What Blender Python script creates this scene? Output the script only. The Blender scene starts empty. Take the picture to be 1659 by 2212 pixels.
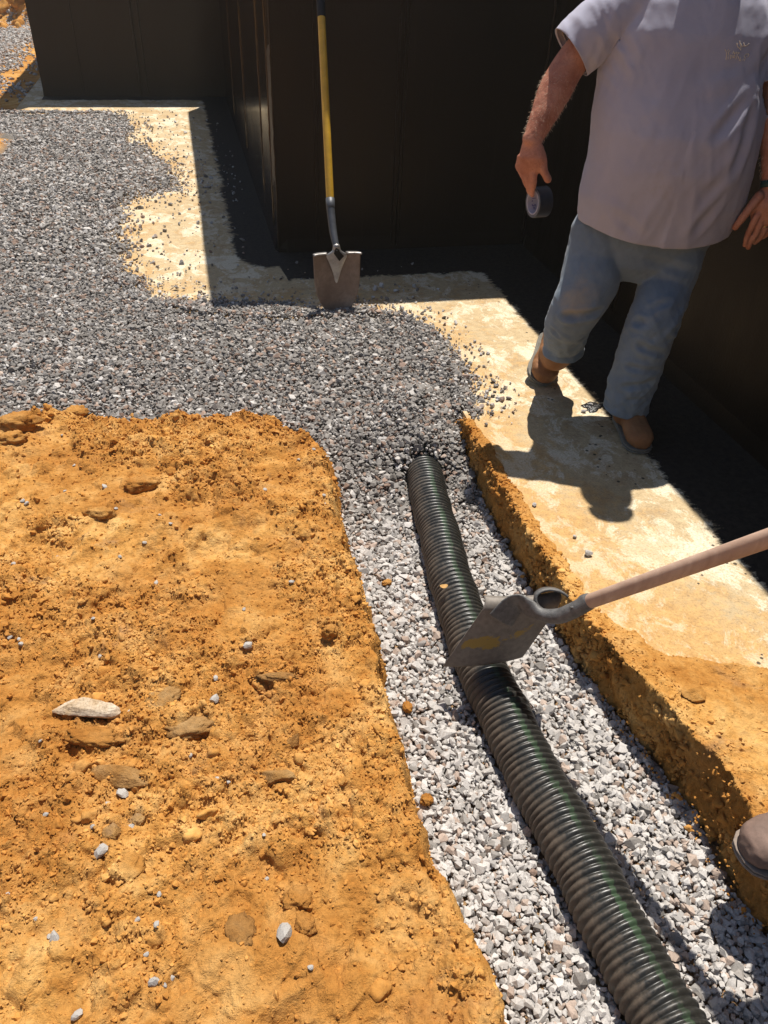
import bpy, bmesh, math, random
import numpy as np
from math import radians, sin, cos, pi, atan2, asin, degrees
from mathutils import Vector, Matrix

random.seed(7)
RNG = np.random.default_rng(11)
scene = bpy.context.scene
col = scene.collection

# ---------------------------------------------------------------- camera
F_PX, PITCH, ROLL, YAW = 1661.0, radians(37.25), radians(2.79), radians(14.38)
CAM = np.array([0.0, 0.0, 1.55])
_fw = np.array([sin(YAW) * cos(PITCH), cos(YAW) * cos(PITCH), -sin(PITCH)])
_r0 = np.array([cos(YAW), -sin(YAW), 0.0])
_u0 = np.cross(_r0, _fw)
_r = _r0 * cos(ROLL) + _u0 * sin(ROLL)
_u = -_r0 * sin(ROLL) + _u0 * cos(ROLL)
cd = bpy.data.cameras.new('camera')
cam = bpy.data.objects.new('camera', cd)
col.objects.link(cam)
cd.sensor_fit = 'HORIZONTAL'
cd.sensor_width = 36.0
cd.lens = 36.0 * F_PX / 1659.0
cd.clip_start = 0.05
cd.clip_end = 2000
cam.matrix_world = Matrix(((_r[0], _u[0], -_fw[0], CAM[0]), (_r[1], _u[1], -_fw[1], CAM[1]),
                           (_r[2], _u[2], -_fw[2], CAM[2]), (0, 0, 0, 1)))
scene.camera = cam
scene.render.resolution_x, scene.render.resolution_y = 768, 1024

# ---------------------------------------------------------------- light
SUN = np.array([-0.176, -0.348, -1.0])
SUN /= np.linalg.norm(SUN)
el = asin(-SUN[2])
rot = atan2(-SUN[0], -SUN[1])
world = bpy.data.worlds.new('World')
scene.world = world
world.use_nodes = True
wn = world.node_tree
wn.nodes.clear()
sky = wn.nodes.new('ShaderNodeTexSky')
sky.sky_type = 'NISHITA'
sky.sun_disc = False
sky.sun_elevation = el
sky.sun_rotation = rot
bg = wn.nodes.new('ShaderNodeBackground')
bg.inputs['Strength'].default_value = 0.07
wo = wn.nodes.new('ShaderNodeOutputWorld')
wn.links.new(sky.outputs[0], bg.inputs[0])
wn.links.new(bg.outputs[0], wo.inputs[0])
sd = bpy.data.lights.new('sun', 'SUN')
sd.energy = 5.0
sd.angle = radians(0.53)
sd.color = (1.0, 0.95, 0.87)
so = bpy.data.objects.new('sun', sd)
col.objects.link(so)
so.rotation_euler = Vector(SUN).to_track_quat('-Z', 'Y').to_euler()
so.location = (3, 5, 12)
scene.view_settings.view_transform = 'Standard'
scene.view_settings.look = 'None'
scene.view_settings.gamma = 1.0
scene.view_settings.exposure = 0.45
scene.view_settings.use_curve_mapping = False
scene.cycles.use_denoising = True
scene.cycles.max_bounces = 8
scene.cycles.volume_bounces = 0


# ---------------------------------------------------------------- measuring helpers (points read off the photograph)
def ray(x, y):
    return (x - 829.5) / F_PX * _r - (y - 1106) / F_PX * _u + _fw


def at(x, y, z=0.0):
    d = ray(x, y)
    return CAM + d * (z - CAM[2]) / d[2]


G = np.array([sin(YAW), cos(YAW), 0.0])
A = np.array([cos(YAW), -sin(YAW), 0.0])
Z = np.array([0.0, 0.0, 1.0])


def LP(x, y, d):
    q = ray(x, y)
    return CAM + q * d / (q @ G)


# ---------------------------------------------------------------- numpy noise
def _hash(ix, iy, iz, seed):
    n = (ix.astype(np.int64) * 374761393 + iy.astype(np.int64) * 668265263 + iz.astype(np.int64) * 2147483647 + seed * 1274126177) & 0xffffffff
    n = ((n ^ (n >> 13)) * 1274126177) & 0xffffffff
    n = n ^ (n >> 16)
    return (n & 0xffffff) / float(0xffffff)


def vnoise(p, seed=0):
    p = np.asarray(p, float)
    if p.shape[1] == 2:
        p = np.c_[p, np.zeros(len(p))]
    i = np.floor(p).astype(np.int64)
    f = p - i
    f = f * f * f * (f * (f * 6 - 15) + 10)
    out = 0
    two_d = not np.any(p[:, 2])
    for dx in (0, 1):
        wx = f[:, 0] if dx else 1 - f[:, 0]
        for dy in (0, 1):
            wy = f[:, 1] if dy else 1 - f[:, 1]
            for dz in ((0,) if two_d else (0, 1)):
                wz = 1.0 if two_d else (f[:, 2] if dz else 1 - f[:, 2])
                out = out + wx * wy * wz * _hash(i[:, 0] + dx, i[:, 1] + dy, i[:, 2] + dz, seed)
    return out * 2 - 1


_RM = np.array([[0.8, -0.6], [0.6, 0.8]])


def fbm(p, freq, octv=4, seed=0, gain=0.5, ridge=False):
    p = np.asarray(p, float) * freq
    a, s, t = 1.0, 0, 0
    for k in range(octv):
        n = vnoise(p, seed + k * 17)
        if ridge:
            n = 1 - 2 * np.abs(n)
        s = s + a * n
        t += a
        a *= gain
        p = p * 2.03
        if p.shape[1] == 2:
            p = p @ _RM
        p = p + 13.7
        if p.shape[1] == 3 and not np.any(p[:, 2]):
            p[:, 2] = 0
    return s / t


def lumps(p, size, seed=0, prob=1.0):
    """rounded clod bumps, 0..1 high, on a jittered grid (2-D)"""
    q = np.asarray(p, float)[:, :2] / size
    i = np.floor(q).astype(np.int64)
    out = np.zeros(len(q))
    zz = np.zeros(len(q), np.int64)
    for dx in (-1, 0, 1):
        for dy in (-1, 0, 1):
            ci, cj = i[:, 0] + dx, i[:, 1] + dy
            rx = _hash(ci, cj, zz, seed)
            ry = _hash(ci, cj, zz, seed + 1)
            rr = _hash(ci, cj, zz, seed + 2)
            pr = _hash(ci, cj, zz, seed + 3)
            rad = 0.28 + 0.5 * rr
            d2 = ((q[:, 0] - ci - rx) ** 2 + (q[:, 1] - cj - ry) ** 2) / rad ** 2
            h = np.sqrt(np.clip(1 - d2, 0, 1)) * rad * (pr < prob)
            out = np.maximum(out, h)
    return out


def sstep(a, b, x):
    t = np.clip((x - a) / (b - a), 0, 1)
    return t * t * (3 - 2 * t)


def poly_sd(p, poly):
    """signed distance, positive inside"""
    poly = np.asarray(poly, float)
    x, y = p[:, 0], p[:, 1]
    best = np.full(len(p), 1e9)
    inside = np.zeros(len(p), bool)
    n = len(poly)
    for k in range(n):
        a, b = poly[k], poly[(k + 1) % n]
        ab = b - a
        t = np.clip(((x - a[0]) * ab[0] + (y - a[1]) * ab[1]) / (ab @ ab), 0, 1)
        d = (x - a[0] - t * ab[0]) ** 2 + (y - a[1] - t * ab[1]) ** 2
        best = np.minimum(best, d)
        c = (a[1] > y) != (b[1] > y)
        with np.errstate(divide='ignore', invalid='ignore'):
            xi = a[0] + (y - a[1]) * ab[0] / (ab[1] if ab[1] != 0 else 1e-12)
        inside ^= c & (x < xi)
    d = np.sqrt(best)
    return np.where(inside, d, -d)


# ---------------------------------------------------------------- object helpers
def tag(o, label=None, cat=None, group=None, kind=None):
    if label: o['label'] = label
    if cat: o['category'] = cat
    if group: o['group'] = group
    if kind: o['kind'] = kind
    return o


def empty(name, loc):
    o = bpy.data.objects.new(name, None)
    o.location = Vector([float(v) for v in loc])
    o.empty_display_size = 0.1
    col.objects.link(o)
    return o


def link(o, parent=None):
    col.objects.link(o)
    if parent is not None:
        o.parent = parent
        # parent chain carries only translations: keep world place
        off = Vector((0, 0, 0))
        q = parent
        while q is not None:
            off += q.location
            q = q.parent
        o.location = o.location - off
    return o


def np_mesh(name, V, Fc, mat, parent=None, smooth=False, attrs=None, mats=None):
    """V (n,3); Fc (m,k) int array of equal-length faces"""
    me = bpy.data.meshes.new(name)
    V = np.asarray(V, np.float32)
    Fc = np.asarray(Fc, np.int32)
    k = Fc.shape[1]
    me.vertices.add(len(V))
    me.vertices.foreach_set('co', V.ravel())
    me.loops.add(Fc.size)
    me.loops.foreach_set('vertex_index', Fc.ravel())
    me.polygons.add(len(Fc))
    me.polygons.foreach_set('loop_start', np.arange(0, Fc.size, k, dtype=np.int32))
    try:
        me.polygons.foreach_set('loop_total', np.full(len(Fc), k, np.int32))
    except Exception:
        pass
    me.update(calc_edges=True)
    me.polygons.foreach_set('use_smooth', np.full(len(Fc), smooth))
    if attrs:
        for an, av in attrs.items():
            av = np.asarray(av, np.float32)
            if av.ndim == 1:
                at_ = me.attributes.new(an, 'FLOAT', 'POINT')
                at_.data.foreach_set('value', av)
            else:
                at_ = me.attributes.new(an, 'FLOAT_COLOR', 'POINT')
                if av.shape[1] == 3:
                    av = np.c_[av, np.ones(len(av), np.float32)]
                at_.data.foreach_set('color', av.ravel())
    me.materials.append(mat)
    o = bpy.data.objects.new(name, me)
    return link(o, parent)


class MB:
    """collects polygons and links them as ONE mesh object"""
    def __init__(s):
        s.v, s.f = [], []

    def add(s, vs, fs):
        b = len(s.v)
        s.v += [tuple(float(c) for c in v) for v in vs]
        s.f += [tuple(b + i for i in f) for f in fs]

    def box(s, c, ax, ay, az):
        c, ax, ay, az = map(np.array, (c, ax, ay, az))
        vs = [c + sx * ax + sy * ay + sz * az for sz in (-1, 1) for sy in (-1, 1) for sx in (-1, 1)]
        s.add(vs, [(0, 2, 3, 1), (4, 5, 7, 6), (0, 1, 5, 4), (2, 6, 7, 3), (0, 4, 6, 2), (1, 3, 7, 5)])

    def loft(s, rings, n=20, caps=True, closed=False):
        """rings: (centre, u, v, ru, rv[, power])"""
        b = []
        for rg in rings:
            c, u, v, ru, rv = rg[:5]
            pw = rg[5] if len(rg) > 5 else 2.0
            c, u, v = np.array(c, float), np.array(u, float), np.array(v, float)
            ring = []
            for k in range(n):
                t = 2 * pi * k / n
                ct, st = cos(t), sin(t)
                e = 2.0 / pw
                x = math.copysign(abs(ct) ** e, ct)
                y = math.copysign(abs(st) ** e, st)
                ring.append(c + u * ru * x + v * rv * y)
            b.append(ring)
        vs = [p for r_ in b for p in r_]
        fs = []
        m = len(b)
        for i in range(m if closed else m - 1):
            for k in range(n):
                a0, a1 = i * n + k, i * n + (k + 1) % n
                j = (i + 1) % m
                fs.append((a0, a1, j * n + (k + 1) % n, j * n + k))
        if caps and not closed:
            fs.append(tuple(range(n))[::-1])
            fs.append(tuple((m - 1) * n + k for k in range(n)))
        s.add(vs, fs)

    def tube(s, pts, radii, hint=(0, 0, 1), n=14, flat=1.0, sub=4, ends=True, power=2.0):
        """smooth tube along pts; radii per point (number or (ru, rv)); rounded ends"""
        P = np.array(pts, float)
        R = np.array([(r_ if isinstance(r_, (tuple, list)) else (r_, r_ * flat)) for r_ in radii], float)
        PR = np.c_[P, R]
        if len(P) > 2 and sub > 1:
            out = []
            ext = np.vstack([2 * PR[0] - PR[1], PR, 2 * PR[-1] - PR[-2]])
            for i in range(1, len(ext) - 2):
                for k in range(sub):
                    t = k / sub
                    p0, p1, p2, p3 = ext[i - 1], ext[i], ext[i + 1], ext[i + 2]
                    out.append(0.5 * ((2 * p1) + (-p0 + p2) * t + (2 * p0 - 5 * p1 + 4 * p2 - p3) * t * t + (-p0 + 3 * p1 - 3 * p2 + p3) * t ** 3))
            out.append(PR[-1])
            PR = np.array(out)
        P, R = PR[:, :3], np.maximum(PR[:, 3:], 1e-4)
        T = np.gradient(P, axis=0)
        T /= np.linalg.norm(T, axis=1)[:, None]
        rings = []
        hint = np.array(hint, float)

        def fr(t):
            u = np.cross(hint, t)
            if np.linalg.norm(u) < 1e-3:
                u = np.cross(hint + np.array([.3, .2, .1]), t)
            u /= np.linalg.norm(u)
            return u, np.cross(t, u)
        if ends:
            u, v = fr(T[0])
            for a_ in (80, 50, 25):
                k = sin(radians(a_)); c_ = cos(radians(a_))
                rings.append((P[0] - T[0] * min(R[0]) * k, u, v, R[0][0] * c_, R[0][1] * c_, power))
        for i in range(len(P)):
            u, v = fr(T[i])
            rings.append((P[i], u, v, R[i][0], R[i][1], power))
        if ends:
            u, v = fr(T[-1])
            for a_ in (25, 50, 80):
                k = sin(radians(a_)); c_ = cos(radians(a_))
                rings.append((P[-1] + T[-1] * min(R[-1]) * k, u, v, R[-1][0] * c_, R[-1][1] * c_, power))
        s.loft(rings, n)

    def build(s, name, mat, parent=None, smooth=True):
        me = bpy.data.meshes.new(name)
        me.from_pydata(s.v, [], s.f)
        bm = bmesh.new(); bm.from_mesh(me)
        bmesh.ops.recalc_face_normals(bm, faces=bm.faces[:])
        bm.to_mesh(me); bm.free()
        me.materials.append(mat)
        if smooth:
            me.polygons.foreach_set('use_smooth', np.ones(len(me.polygons), bool))
        o = bpy.data.objects.new(name, me)
        return link(o, parent)


def apply_mods(o):
    dg = bpy.context.evaluated_depsgraph_get()
    dg.update()
    me = bpy.data.meshes.new_from_object(o.evaluated_get(dg))
    o.modifiers.clear()
    old = o.data
    o.data = me
    bpy.data.meshes.remove(old)
    return o


def remesh(o, voxel, smooth=6, fac=0.5):
    m = o.modifiers.new('r', 'REMESH')
    m.mode = 'VOXEL'
    m.voxel_size = voxel
    m.use_smooth_shade = True
    if smooth:
        s = o.modifiers.new('s', 'SMOOTH')
        s.factor = fac
        s.iterations = smooth
    bpy.context.view_layer.update()
    return apply_mods(o)


def get_co(me):
    c = np.empty(len(me.vertices) * 3, np.float32)
    me.vertices.foreach_get('co', c)
    return c.reshape(-1, 3).astype(float)


def get_no(me):
    c = np.empty(len(me.vertices) * 3, np.float32)
    me.vertices.foreach_get('normal', c)
    return c.reshape(-1, 3).astype(float)


def displace(o, fn):
    me = o.data
    c, n = get_co(me), get_no(me)
    c = c + fn(c, n)
    me.vertices.foreach_set('co', c.astype(np.float32).ravel())
    me.update()


def bevel(o, w=0.002, seg=2):
    m = o.modifiers.new('b', 'BEVEL')
    m.width = w
    m.segments = seg
    m.limit_method = 'ANGLE'
    return o


# ---------------------------------------------------------------- materials
def mat_new(name):
    m = bpy.data.materials.new(name)
    m.use_nodes = True
    nt = m.node_tree
    nt.nodes.clear()
    out = nt.nodes.new('ShaderNodeOutputMaterial')
    b = nt.nodes.new('ShaderNodeBsdfPrincipled')
    nt.links.new(b.outputs[0], out.inputs[0])
    return m, nt, b


class NT:
    def __init__(s, nt, bsdf):
        s.nt, s.b = nt, bsdf
        s.geo = nt.nodes.new('ShaderNodeNewGeometry')
        s.tc = nt.nodes.new('ShaderNodeTexCoord')
        s.wp = s.geo.outputs['Position']
        s.ob = s.tc.outputs['Object']

    def L(s, a, b):
        s.nt.links.new(a, b)

    def scale(s, vec, sc):
        m = s.nt.nodes.new('ShaderNodeMapping')
        m.inputs['Scale'].default_value = sc
        s.L(vec, m.inputs[0])
        return m.outputs[0]

    def noise(s, vec, sc, det=4, rough=0.55, dist=0.0):
        n = s.nt.nodes.new('ShaderNodeTexNoise')
        n.inputs['Scale'].default_value = sc
        n.inputs['Detail'].default_value = det
        n.inputs['Roughness'].default_value = rough
        n.inputs['Distortion'].default_value = dist
        s.L(vec, n.inputs['Vector'])
        return n.outputs['Fac']

    def voro(s, vec, sc, feat='F1', rnd=1.0):
        n = s.nt.nodes.new('ShaderNodeTexVoronoi')
        n.feature = feat
        n.inputs['Scale'].default_value = sc
        n.inputs['Randomness'].default_value = rnd
        s.L(vec, n.inputs['Vector'])
        return n.outputs[0]

    def ramp(s, fac, stops):
        r = s.nt.nodes.new('ShaderNodeValToRGB')
        e = r.color_ramp.elements
        while len(e) > 1:
            e.remove(e[-1])
        for k, (p, c) in enumerate(stops):
            if not isinstance(c, (tuple, list)):
                c = (c, c, c)
            x = e[0] if k == 0 else e.new(p)
            x.position = p
            x.color = (*c, 1)
        s.L(fac, r.inputs[0])
        return r.outputs[0]

    def mix(s, fac, a, b, mode='MIX'):
        m = s.nt.nodes.new('ShaderNodeMix')
        m.data_type = 'RGBA'
        m.blend_type = mode
        for val, idx in ((fac, 0), (a, 6), (b, 7)):
            if isinstance(val, (int, float)):
                m.inputs[idx].default_value = val
            elif isinstance(val, (tuple, list)):
                m.inputs[idx].default_value = (*val, 1)
            else:
                s.L(val, m.inputs[idx])
        return m.outputs[2]

    def math(s, op, a, b=None, c=None, clamp=False):
        m = s.nt.nodes.new('ShaderNodeMath')
        m.operation = op
        m.use_clamp = clamp
        for k, v in enumerate((a, b, c)):
            if v is None: continue
            if isinstance(v, (int, float)):
                m.inputs[k].default_value = v
            else:
                s.L(v, m.inputs[k])
        return m.outputs[0]

    def attr(s, name):
        n = s.nt.nodes.new('ShaderNodeAttribute')
        n.attribute_name = name
        return n

    def bump(s, h, strength=0.5, dist=0.01, nrm=None):
        n = s.nt.nodes.new('ShaderNodeBump')
        n.inputs['Strength'].default_value = strength
        n.inputs['Distance'].default_value = dist
        s.L(h, n.inputs['Height'])
        if nrm is not None:
            s.L(nrm, n.inputs['Normal'])
        s.L(n.outputs[0], s.b.inputs['Normal'])
        return n.outputs[0]

    def color(s, c):
        if isinstance(c, (tuple, list)):
            s.b.inputs['Base Color'].default_value = (*c, 1)
        else:
            s.L(c, s.b.inputs['Base Color'])

    def rough(s, r_):
        if isinstance(r_, (int, float)):
            s.b.inputs['Roughness'].default_value = r_
        else:
            s.L(r_, s.b.inputs['Roughness'])


def start(name, rough=0.8, spec=0.3):
    m, nt, b = mat_new(name)
    b.inputs['Roughness'].default_value = rough
    b.inputs['Specular IOR Level'].default_value = spec
    return m, NT(nt, b)


CLAY_A, CLAY_B, CLAY_C = (0.585, 0.295, 0.078), (0.69, 0.405, 0.140), (0.42, 0.185, 0.040)


def clay_color(t):
    big = t.noise(t.wp, 2.3, 5, 0.6)
    mid = t.noise(t.wp, 11, 5, 0.6, 0.4)
    fine = t.noise(t.wp, 90, 3, 0.6)
    c = t.ramp(mid, [(0.34, CLAY_C), (0.47, CLAY_A), (0.62, CLAY_B), (0.80, (0.76, 0.50, 0.20))])
    grey = t.ramp(t.noise(t.scale(t.wp, (1, 1.4, 1)), 4.5, 6, 0.65, 0.6), [(0.60, 0.0), (0.70, 0.75)])
    c = t.mix(grey, c, (0.42, 0.26, 0.13))
    c = t.mix(t.ramp(big, [(0.38, 0.0), (0.60, 0.8)]), c, (0.43, 0.180, 0.038))
    c = t.mix(0.5, c, t.ramp(fine, [(0.25, 0.35), (0.55, 0.9), (0.8, 1.0)]), 'MULTIPLY')
    return c, mid, fine


# ground: clay, coloured dark under the gravel as shade in the gaps (the attribute "bed" says where)
M_ground, t = start('clay_ground', 0.95, 0.1)
c, mid, fine = clay_color(t)
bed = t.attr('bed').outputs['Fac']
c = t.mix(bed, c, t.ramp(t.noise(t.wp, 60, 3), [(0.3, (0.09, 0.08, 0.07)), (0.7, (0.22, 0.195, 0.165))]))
t.color(c)
h = t.math('ADD', t.noise(t.wp, 60, 6, 0.65), t.math('MULTIPLY', t.noise(t.wp, 230, 4, 0.7), 0.35))
t.bump(h, 0.85, 0.013)

M_crumb, t = start('clay_crumb', 0.95, 0.1)
c, mid, fine = clay_color(t)
v = t.attr('tint').outputs['Color']
t.color(t.mix(0.75, c, v, 'MULTIPLY'))
t.bump(t.noise(t.wp, 180, 4, 0.7), 0.5, 0.004)

# gravel
M_gravel, t = start('crushed_stone', 0.9, 0.2)
v = t.attr('tint').outputs['Color']
sp = t.noise(t.wp, 260, 3, 0.7)
t.color(t.mix(0.6, v, t.ramp(sp, [(0.28, 0.42), (0.46, 0.85), (0.62, 1.0), (0.75, 1.35)]), 'MULTIPLY'))
t.bump(t.noise(t.wp, 300, 3, 0.7), 0.35, 0.003)

# concrete footing with clay dust (attribute clay) and black tar overspray (attribute tar)
M_foot, t = start('stained_concrete', 0.85, 0.25)
n1 = t.noise(t.wp, 7, 7, 0.68, 0.3)
n2 = t.noise(t.wp, 32, 6, 0.7, 0.2)
n3 = t.noise(t.wp, 2.2, 4, 0.6)
n4 = t.noise(t.wp, 140, 3, 0.6)
conc = t.ramp(n2, [(0.3, (0.40, 0.295, 0.165)), (0.5, (0.50, 0.375, 0.215)), (0.7, (0.60, 0.465, 0.28))])
n5_ = t.noise(t.scale(t.wp, (1, .7, 1)), 9, 9, 0.78, 0.5)
n6_ = t.noise(t.wp, 3.5, 3, 0.5)
fl = t.ramp(t.math('ADD', n5_, t.math('MULTIPLY', t.math('SUBTRACT', n6_, 0.5), 0.55)), [(0.500, 0.0), (0.560, 1.0)])
c = t.mix(fl, conc, t.ramp(n4, [(0.3, (0.62, 0.52, 0.36)), (0.7, (0.74, 0.66, 0.50))]))
brn = t.ramp(n1, [(0.50, 0.0), (0.60, 0.65)])
c = t.mix(brn, c, (0.37, 0.26, 0.145))
sp_ = t.ramp(t.noise(t.wp, 48, 5, 0.75), [(0.62, 0.0), (0.66, 0.7)])
c = t.mix(sp_, c, (0.22, 0.15, 0.085))
cl = t.attr('clay').outputs['Fac']
clm = t.math('ADD', cl, t.math('MULTIPLY', t.math('SUBTRACT', n1, 0.5), 1.5))
clm = t.math('ADD', clm, t.math('MULTIPLY', t.math('SUBTRACT', n2, 0.5), 1.4))
clm = t.ramp(clm, [(0.30, 0.0), (0.55, 0.55), (0.9, 0.95)])
c = t.mix(clm, c, t.ramp(n2, [(0.3, (0.43, 0.235, 0.080)), (0.7, (0.60, 0.38, 0.155))]))
c = t.mix(t.math('MULTIPLY', fl, .45), c, t.ramp(n4, [(0.3, (0.60, 0.50, 0.34)), (0.7, (0.74, 0.65, 0.48))]))
c = t.mix(0.7, c, t.ramp(n4, [(0.25, 0.5), (0.5, 0.95), (0.8, 1.0)]), 'MULTIPLY')
ta = t.attr('tar').outputs['Fac']
tam = t.math('ADD', ta, t.math('MULTIPLY', t.math('SUBTRACT', n1, 0.5), 0.16))
tam = t.math('ADD', tam, t.math('MULTIPLY', t.math('SUBTRACT', t.noise(t.scale(t.wp, (30, 60, 30)), 1.0, 4, 0.7), 0.5), 0.10))
tam = t.ramp(t.math('ADD', tam, 0.5), [(0.49, 0.0), (0.515, 1.0)])
# drops of tar beyond the edge
dr = t.voro(t.wp, 26)
drm = t.math('MULTIPLY', t.math('LESS_THAN', dr, 0.16), t.math('LESS_THAN', t.noise(t.wp, 3.1, 2), 0.46))
nearw = t.math('GREATER_THAN', ta, -0.22)
drm = t.math('MULTIPLY', drm, nearw)
tam = t.math('MAXIMUM', tam, t.math('MULTIPLY', drm, 0.85))
blk = t.ramp(t.noise(t.wp, 40, 4, 0.7), [(0.35, (0.012, 0.010, 0.008)), (0.7, (0.035, 0.028, 0.022))])
c = t.mix(tam, c, blk)
t.color(c)
t.rough(t.ramp(tam, [(0.0, 0.9), (1.0, 0.8)]))
h = t.math('ADD', t.math('ADD', n2, t.math('MULTIPLY', n5_, .8)), t.math('MULTIPLY', n4, 0.5))
t.bump(h, 0.5, 0.008)

# tar-coated wall
def tar_wall(name, warm, rgh, bmp=0.35):
    m, t = start(name, rgh, 0.34)
    st = t.noise(t.scale(t.wp, (26, 26, 1.1)), 1.0, 4, 0.6)
    st2 = t.noise(t.scale(t.wp, (2.2, 2.2, 0.8)), 1.0, 4, 0.6)
    fn = t.noise(t.wp, 85, 4, 0.65)
    a = tuple(0.6 * x for x in warm)
    c = t.ramp(st2, [(0.3, a), (0.6, warm), (0.8, tuple(1.7 * x for x in warm))])
    c = t.mix(t.ramp(st, [(0.64, 0.0), (0.76, 0.16)]), c, (0.05, 0.036, 0.026))
    sct = t.ramp(t.voro(t.scale(t.wp, (60, 60, 16)), 1.0), [(0.03, 1.0), (0.06, 0.0)])
    sct = t.math('MULTIPLY', sct, t.math('GREATER_THAN', t.noise(t.wp, 5, 2), 0.56))
    c = t.mix(t.math('MULTIPLY', sct, 0.5), c, (0.10, 0.075, 0.055))
    t.b.inputs['Specular Tint'].default_value = (1.0, .80, .62, 1)
    t.color(c)
    t.rough(t.ramp(st2, [(0.3, rgh * 0.7), (0.7, rgh * 1.4)]))
    h = t.math('ADD', t.math('MULTIPLY', st, 0.30), t.math('MULTIPLY', fn, 0.5))
    t.bump(h, bmp, 0.006)
    return m


M_wallA = tar_wall('tar_coating', (0.007, 0.0045, 0.003), 0.42)
M_wallB = tar_wall('tar_coating_brown', (0.026, 0.016, 0.009), 0.55)
M_wallC = tar_wall('tar_coating_smooth', (0.016, 0.010, 0.007), 0.15, 0.10)


def simple(name, c, rough=0.6, var=0.25, sc=40, spec=0.4, metal=0.0, bump=0.2, bd=0.002, world=False):
    m, t = start(name, rough, spec)
    t.b.inputs['Metallic'].default_value = metal
    n = t.noise(t.ob, sc, 5, 0.65)
    lo = tuple(x * (1 - var) for x in c)
    hi = tuple(min(1, x * (1 + var)) for x in c)
    t.color(t.ramp(n, [(0.3, lo), (0.7, hi)]))
    if bump:
        t.bump(t.noise(t.ob, sc * 5, 3, 0.6), bump, bd)
    return m

# ================================================================ LAYOUT of the ground
def px_poly(pts, z):
    return [tuple(at(x, y, z)[:2]) for x, y in pts]


CLAY_TOP = px_poly([(-260, 1060), (-60, 915), (0, 903), (45, 893), (90, 870), (140, 872), (190, 880), (280, 895), (420, 886), (520, 884), (600, 888), (622, 912),
                    (690, 935), (725, 975), (740, 1020), (742, 1090), (765, 1150), (800, 1235), (812, 1300), (838, 1370), (855, 1450), (880, 1530),
                    (905, 1610), (915, 1680), (948, 1770), (975, 1860), (1010, 1930), (1060, 2000), (1090, 2060), (1112, 2140), (1130, 2212), (1150, 2330)], 0.02)
CLAY_TOP += [(0.42, -3.0), (-9, -3.0), (-9, 2.55)]
GRAVEL_EDGE = px_poly([(240, 243), (280, 280), (272, 300), (330, 330), (385, 385), (372, 410), (300, 425), (262, 460), (262, 540), (285, 600), (330, 645), (450, 655),
                       (560, 657), (640, 660), (760, 658), (845, 662), (890, 686), (930, 712), (965, 750), (1000, 795), (1050, 850), (1045, 890), (1008, 930)], 0.005)
GRAVEL = [(-0.75, 8.75), (-12, 8.75), (-12, -0.6)] + [(1.09, -0.6), (1.08, 0.85), (1.0, 1.3), (0.96, 1.8), (0.955, 2.42)] + GRAVEL_EDGE[::-1]
TOPX_Y = np.array([-3, 0.55, 0.70, 0.86, 1.03, 1.20, 1.42, 1.81, 2.05, 2.43, 2.6, 40])
TOPX_X = np.array([1.05, 1.05, 1.045, 1.035, 1.01, 0.978, 0.958, 0.944, 0.944, 0.93, 0.95, 0.95])
CRUST_X = np.array([9, 9, 9, 9, 1.55, 1.15, 1.03, 1.005, 1.005, 0.995, 1.0, 0.95])


def gravel_base(x, y):
    """top of the stone bed"""
    n = fbm(np.c_[x, y], 2.0, 3, 5)
    g = -0.150 + 0.125 * sstep(1.95, 2.75, y) + 0.03 * sstep(2.7, 3.4, y)
    left = sstep(-0.30, -0.55, x)
    g = np.where(y > 3.3, g + 0.0 * left, g)
    return g + 0.012 * n


def wall_d(x, y):
    """distance outside the house footprint"""
    def box(x0, y0):
        dx = np.maximum(x0 - x, 0)
        dy = np.maximum(y0 - y, 0)
        return np.hypot(dx, dy)
    d1 = box(0.45, 4.55)
    d2 = np.hypot(np.maximum(-1.43 - x, 0), np.maximum(9.6 - y, 0))
    d3 = np.maximum(1.98 - x, 0)
    return np.minimum(np.minimum(d1, d2), d3)


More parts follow.
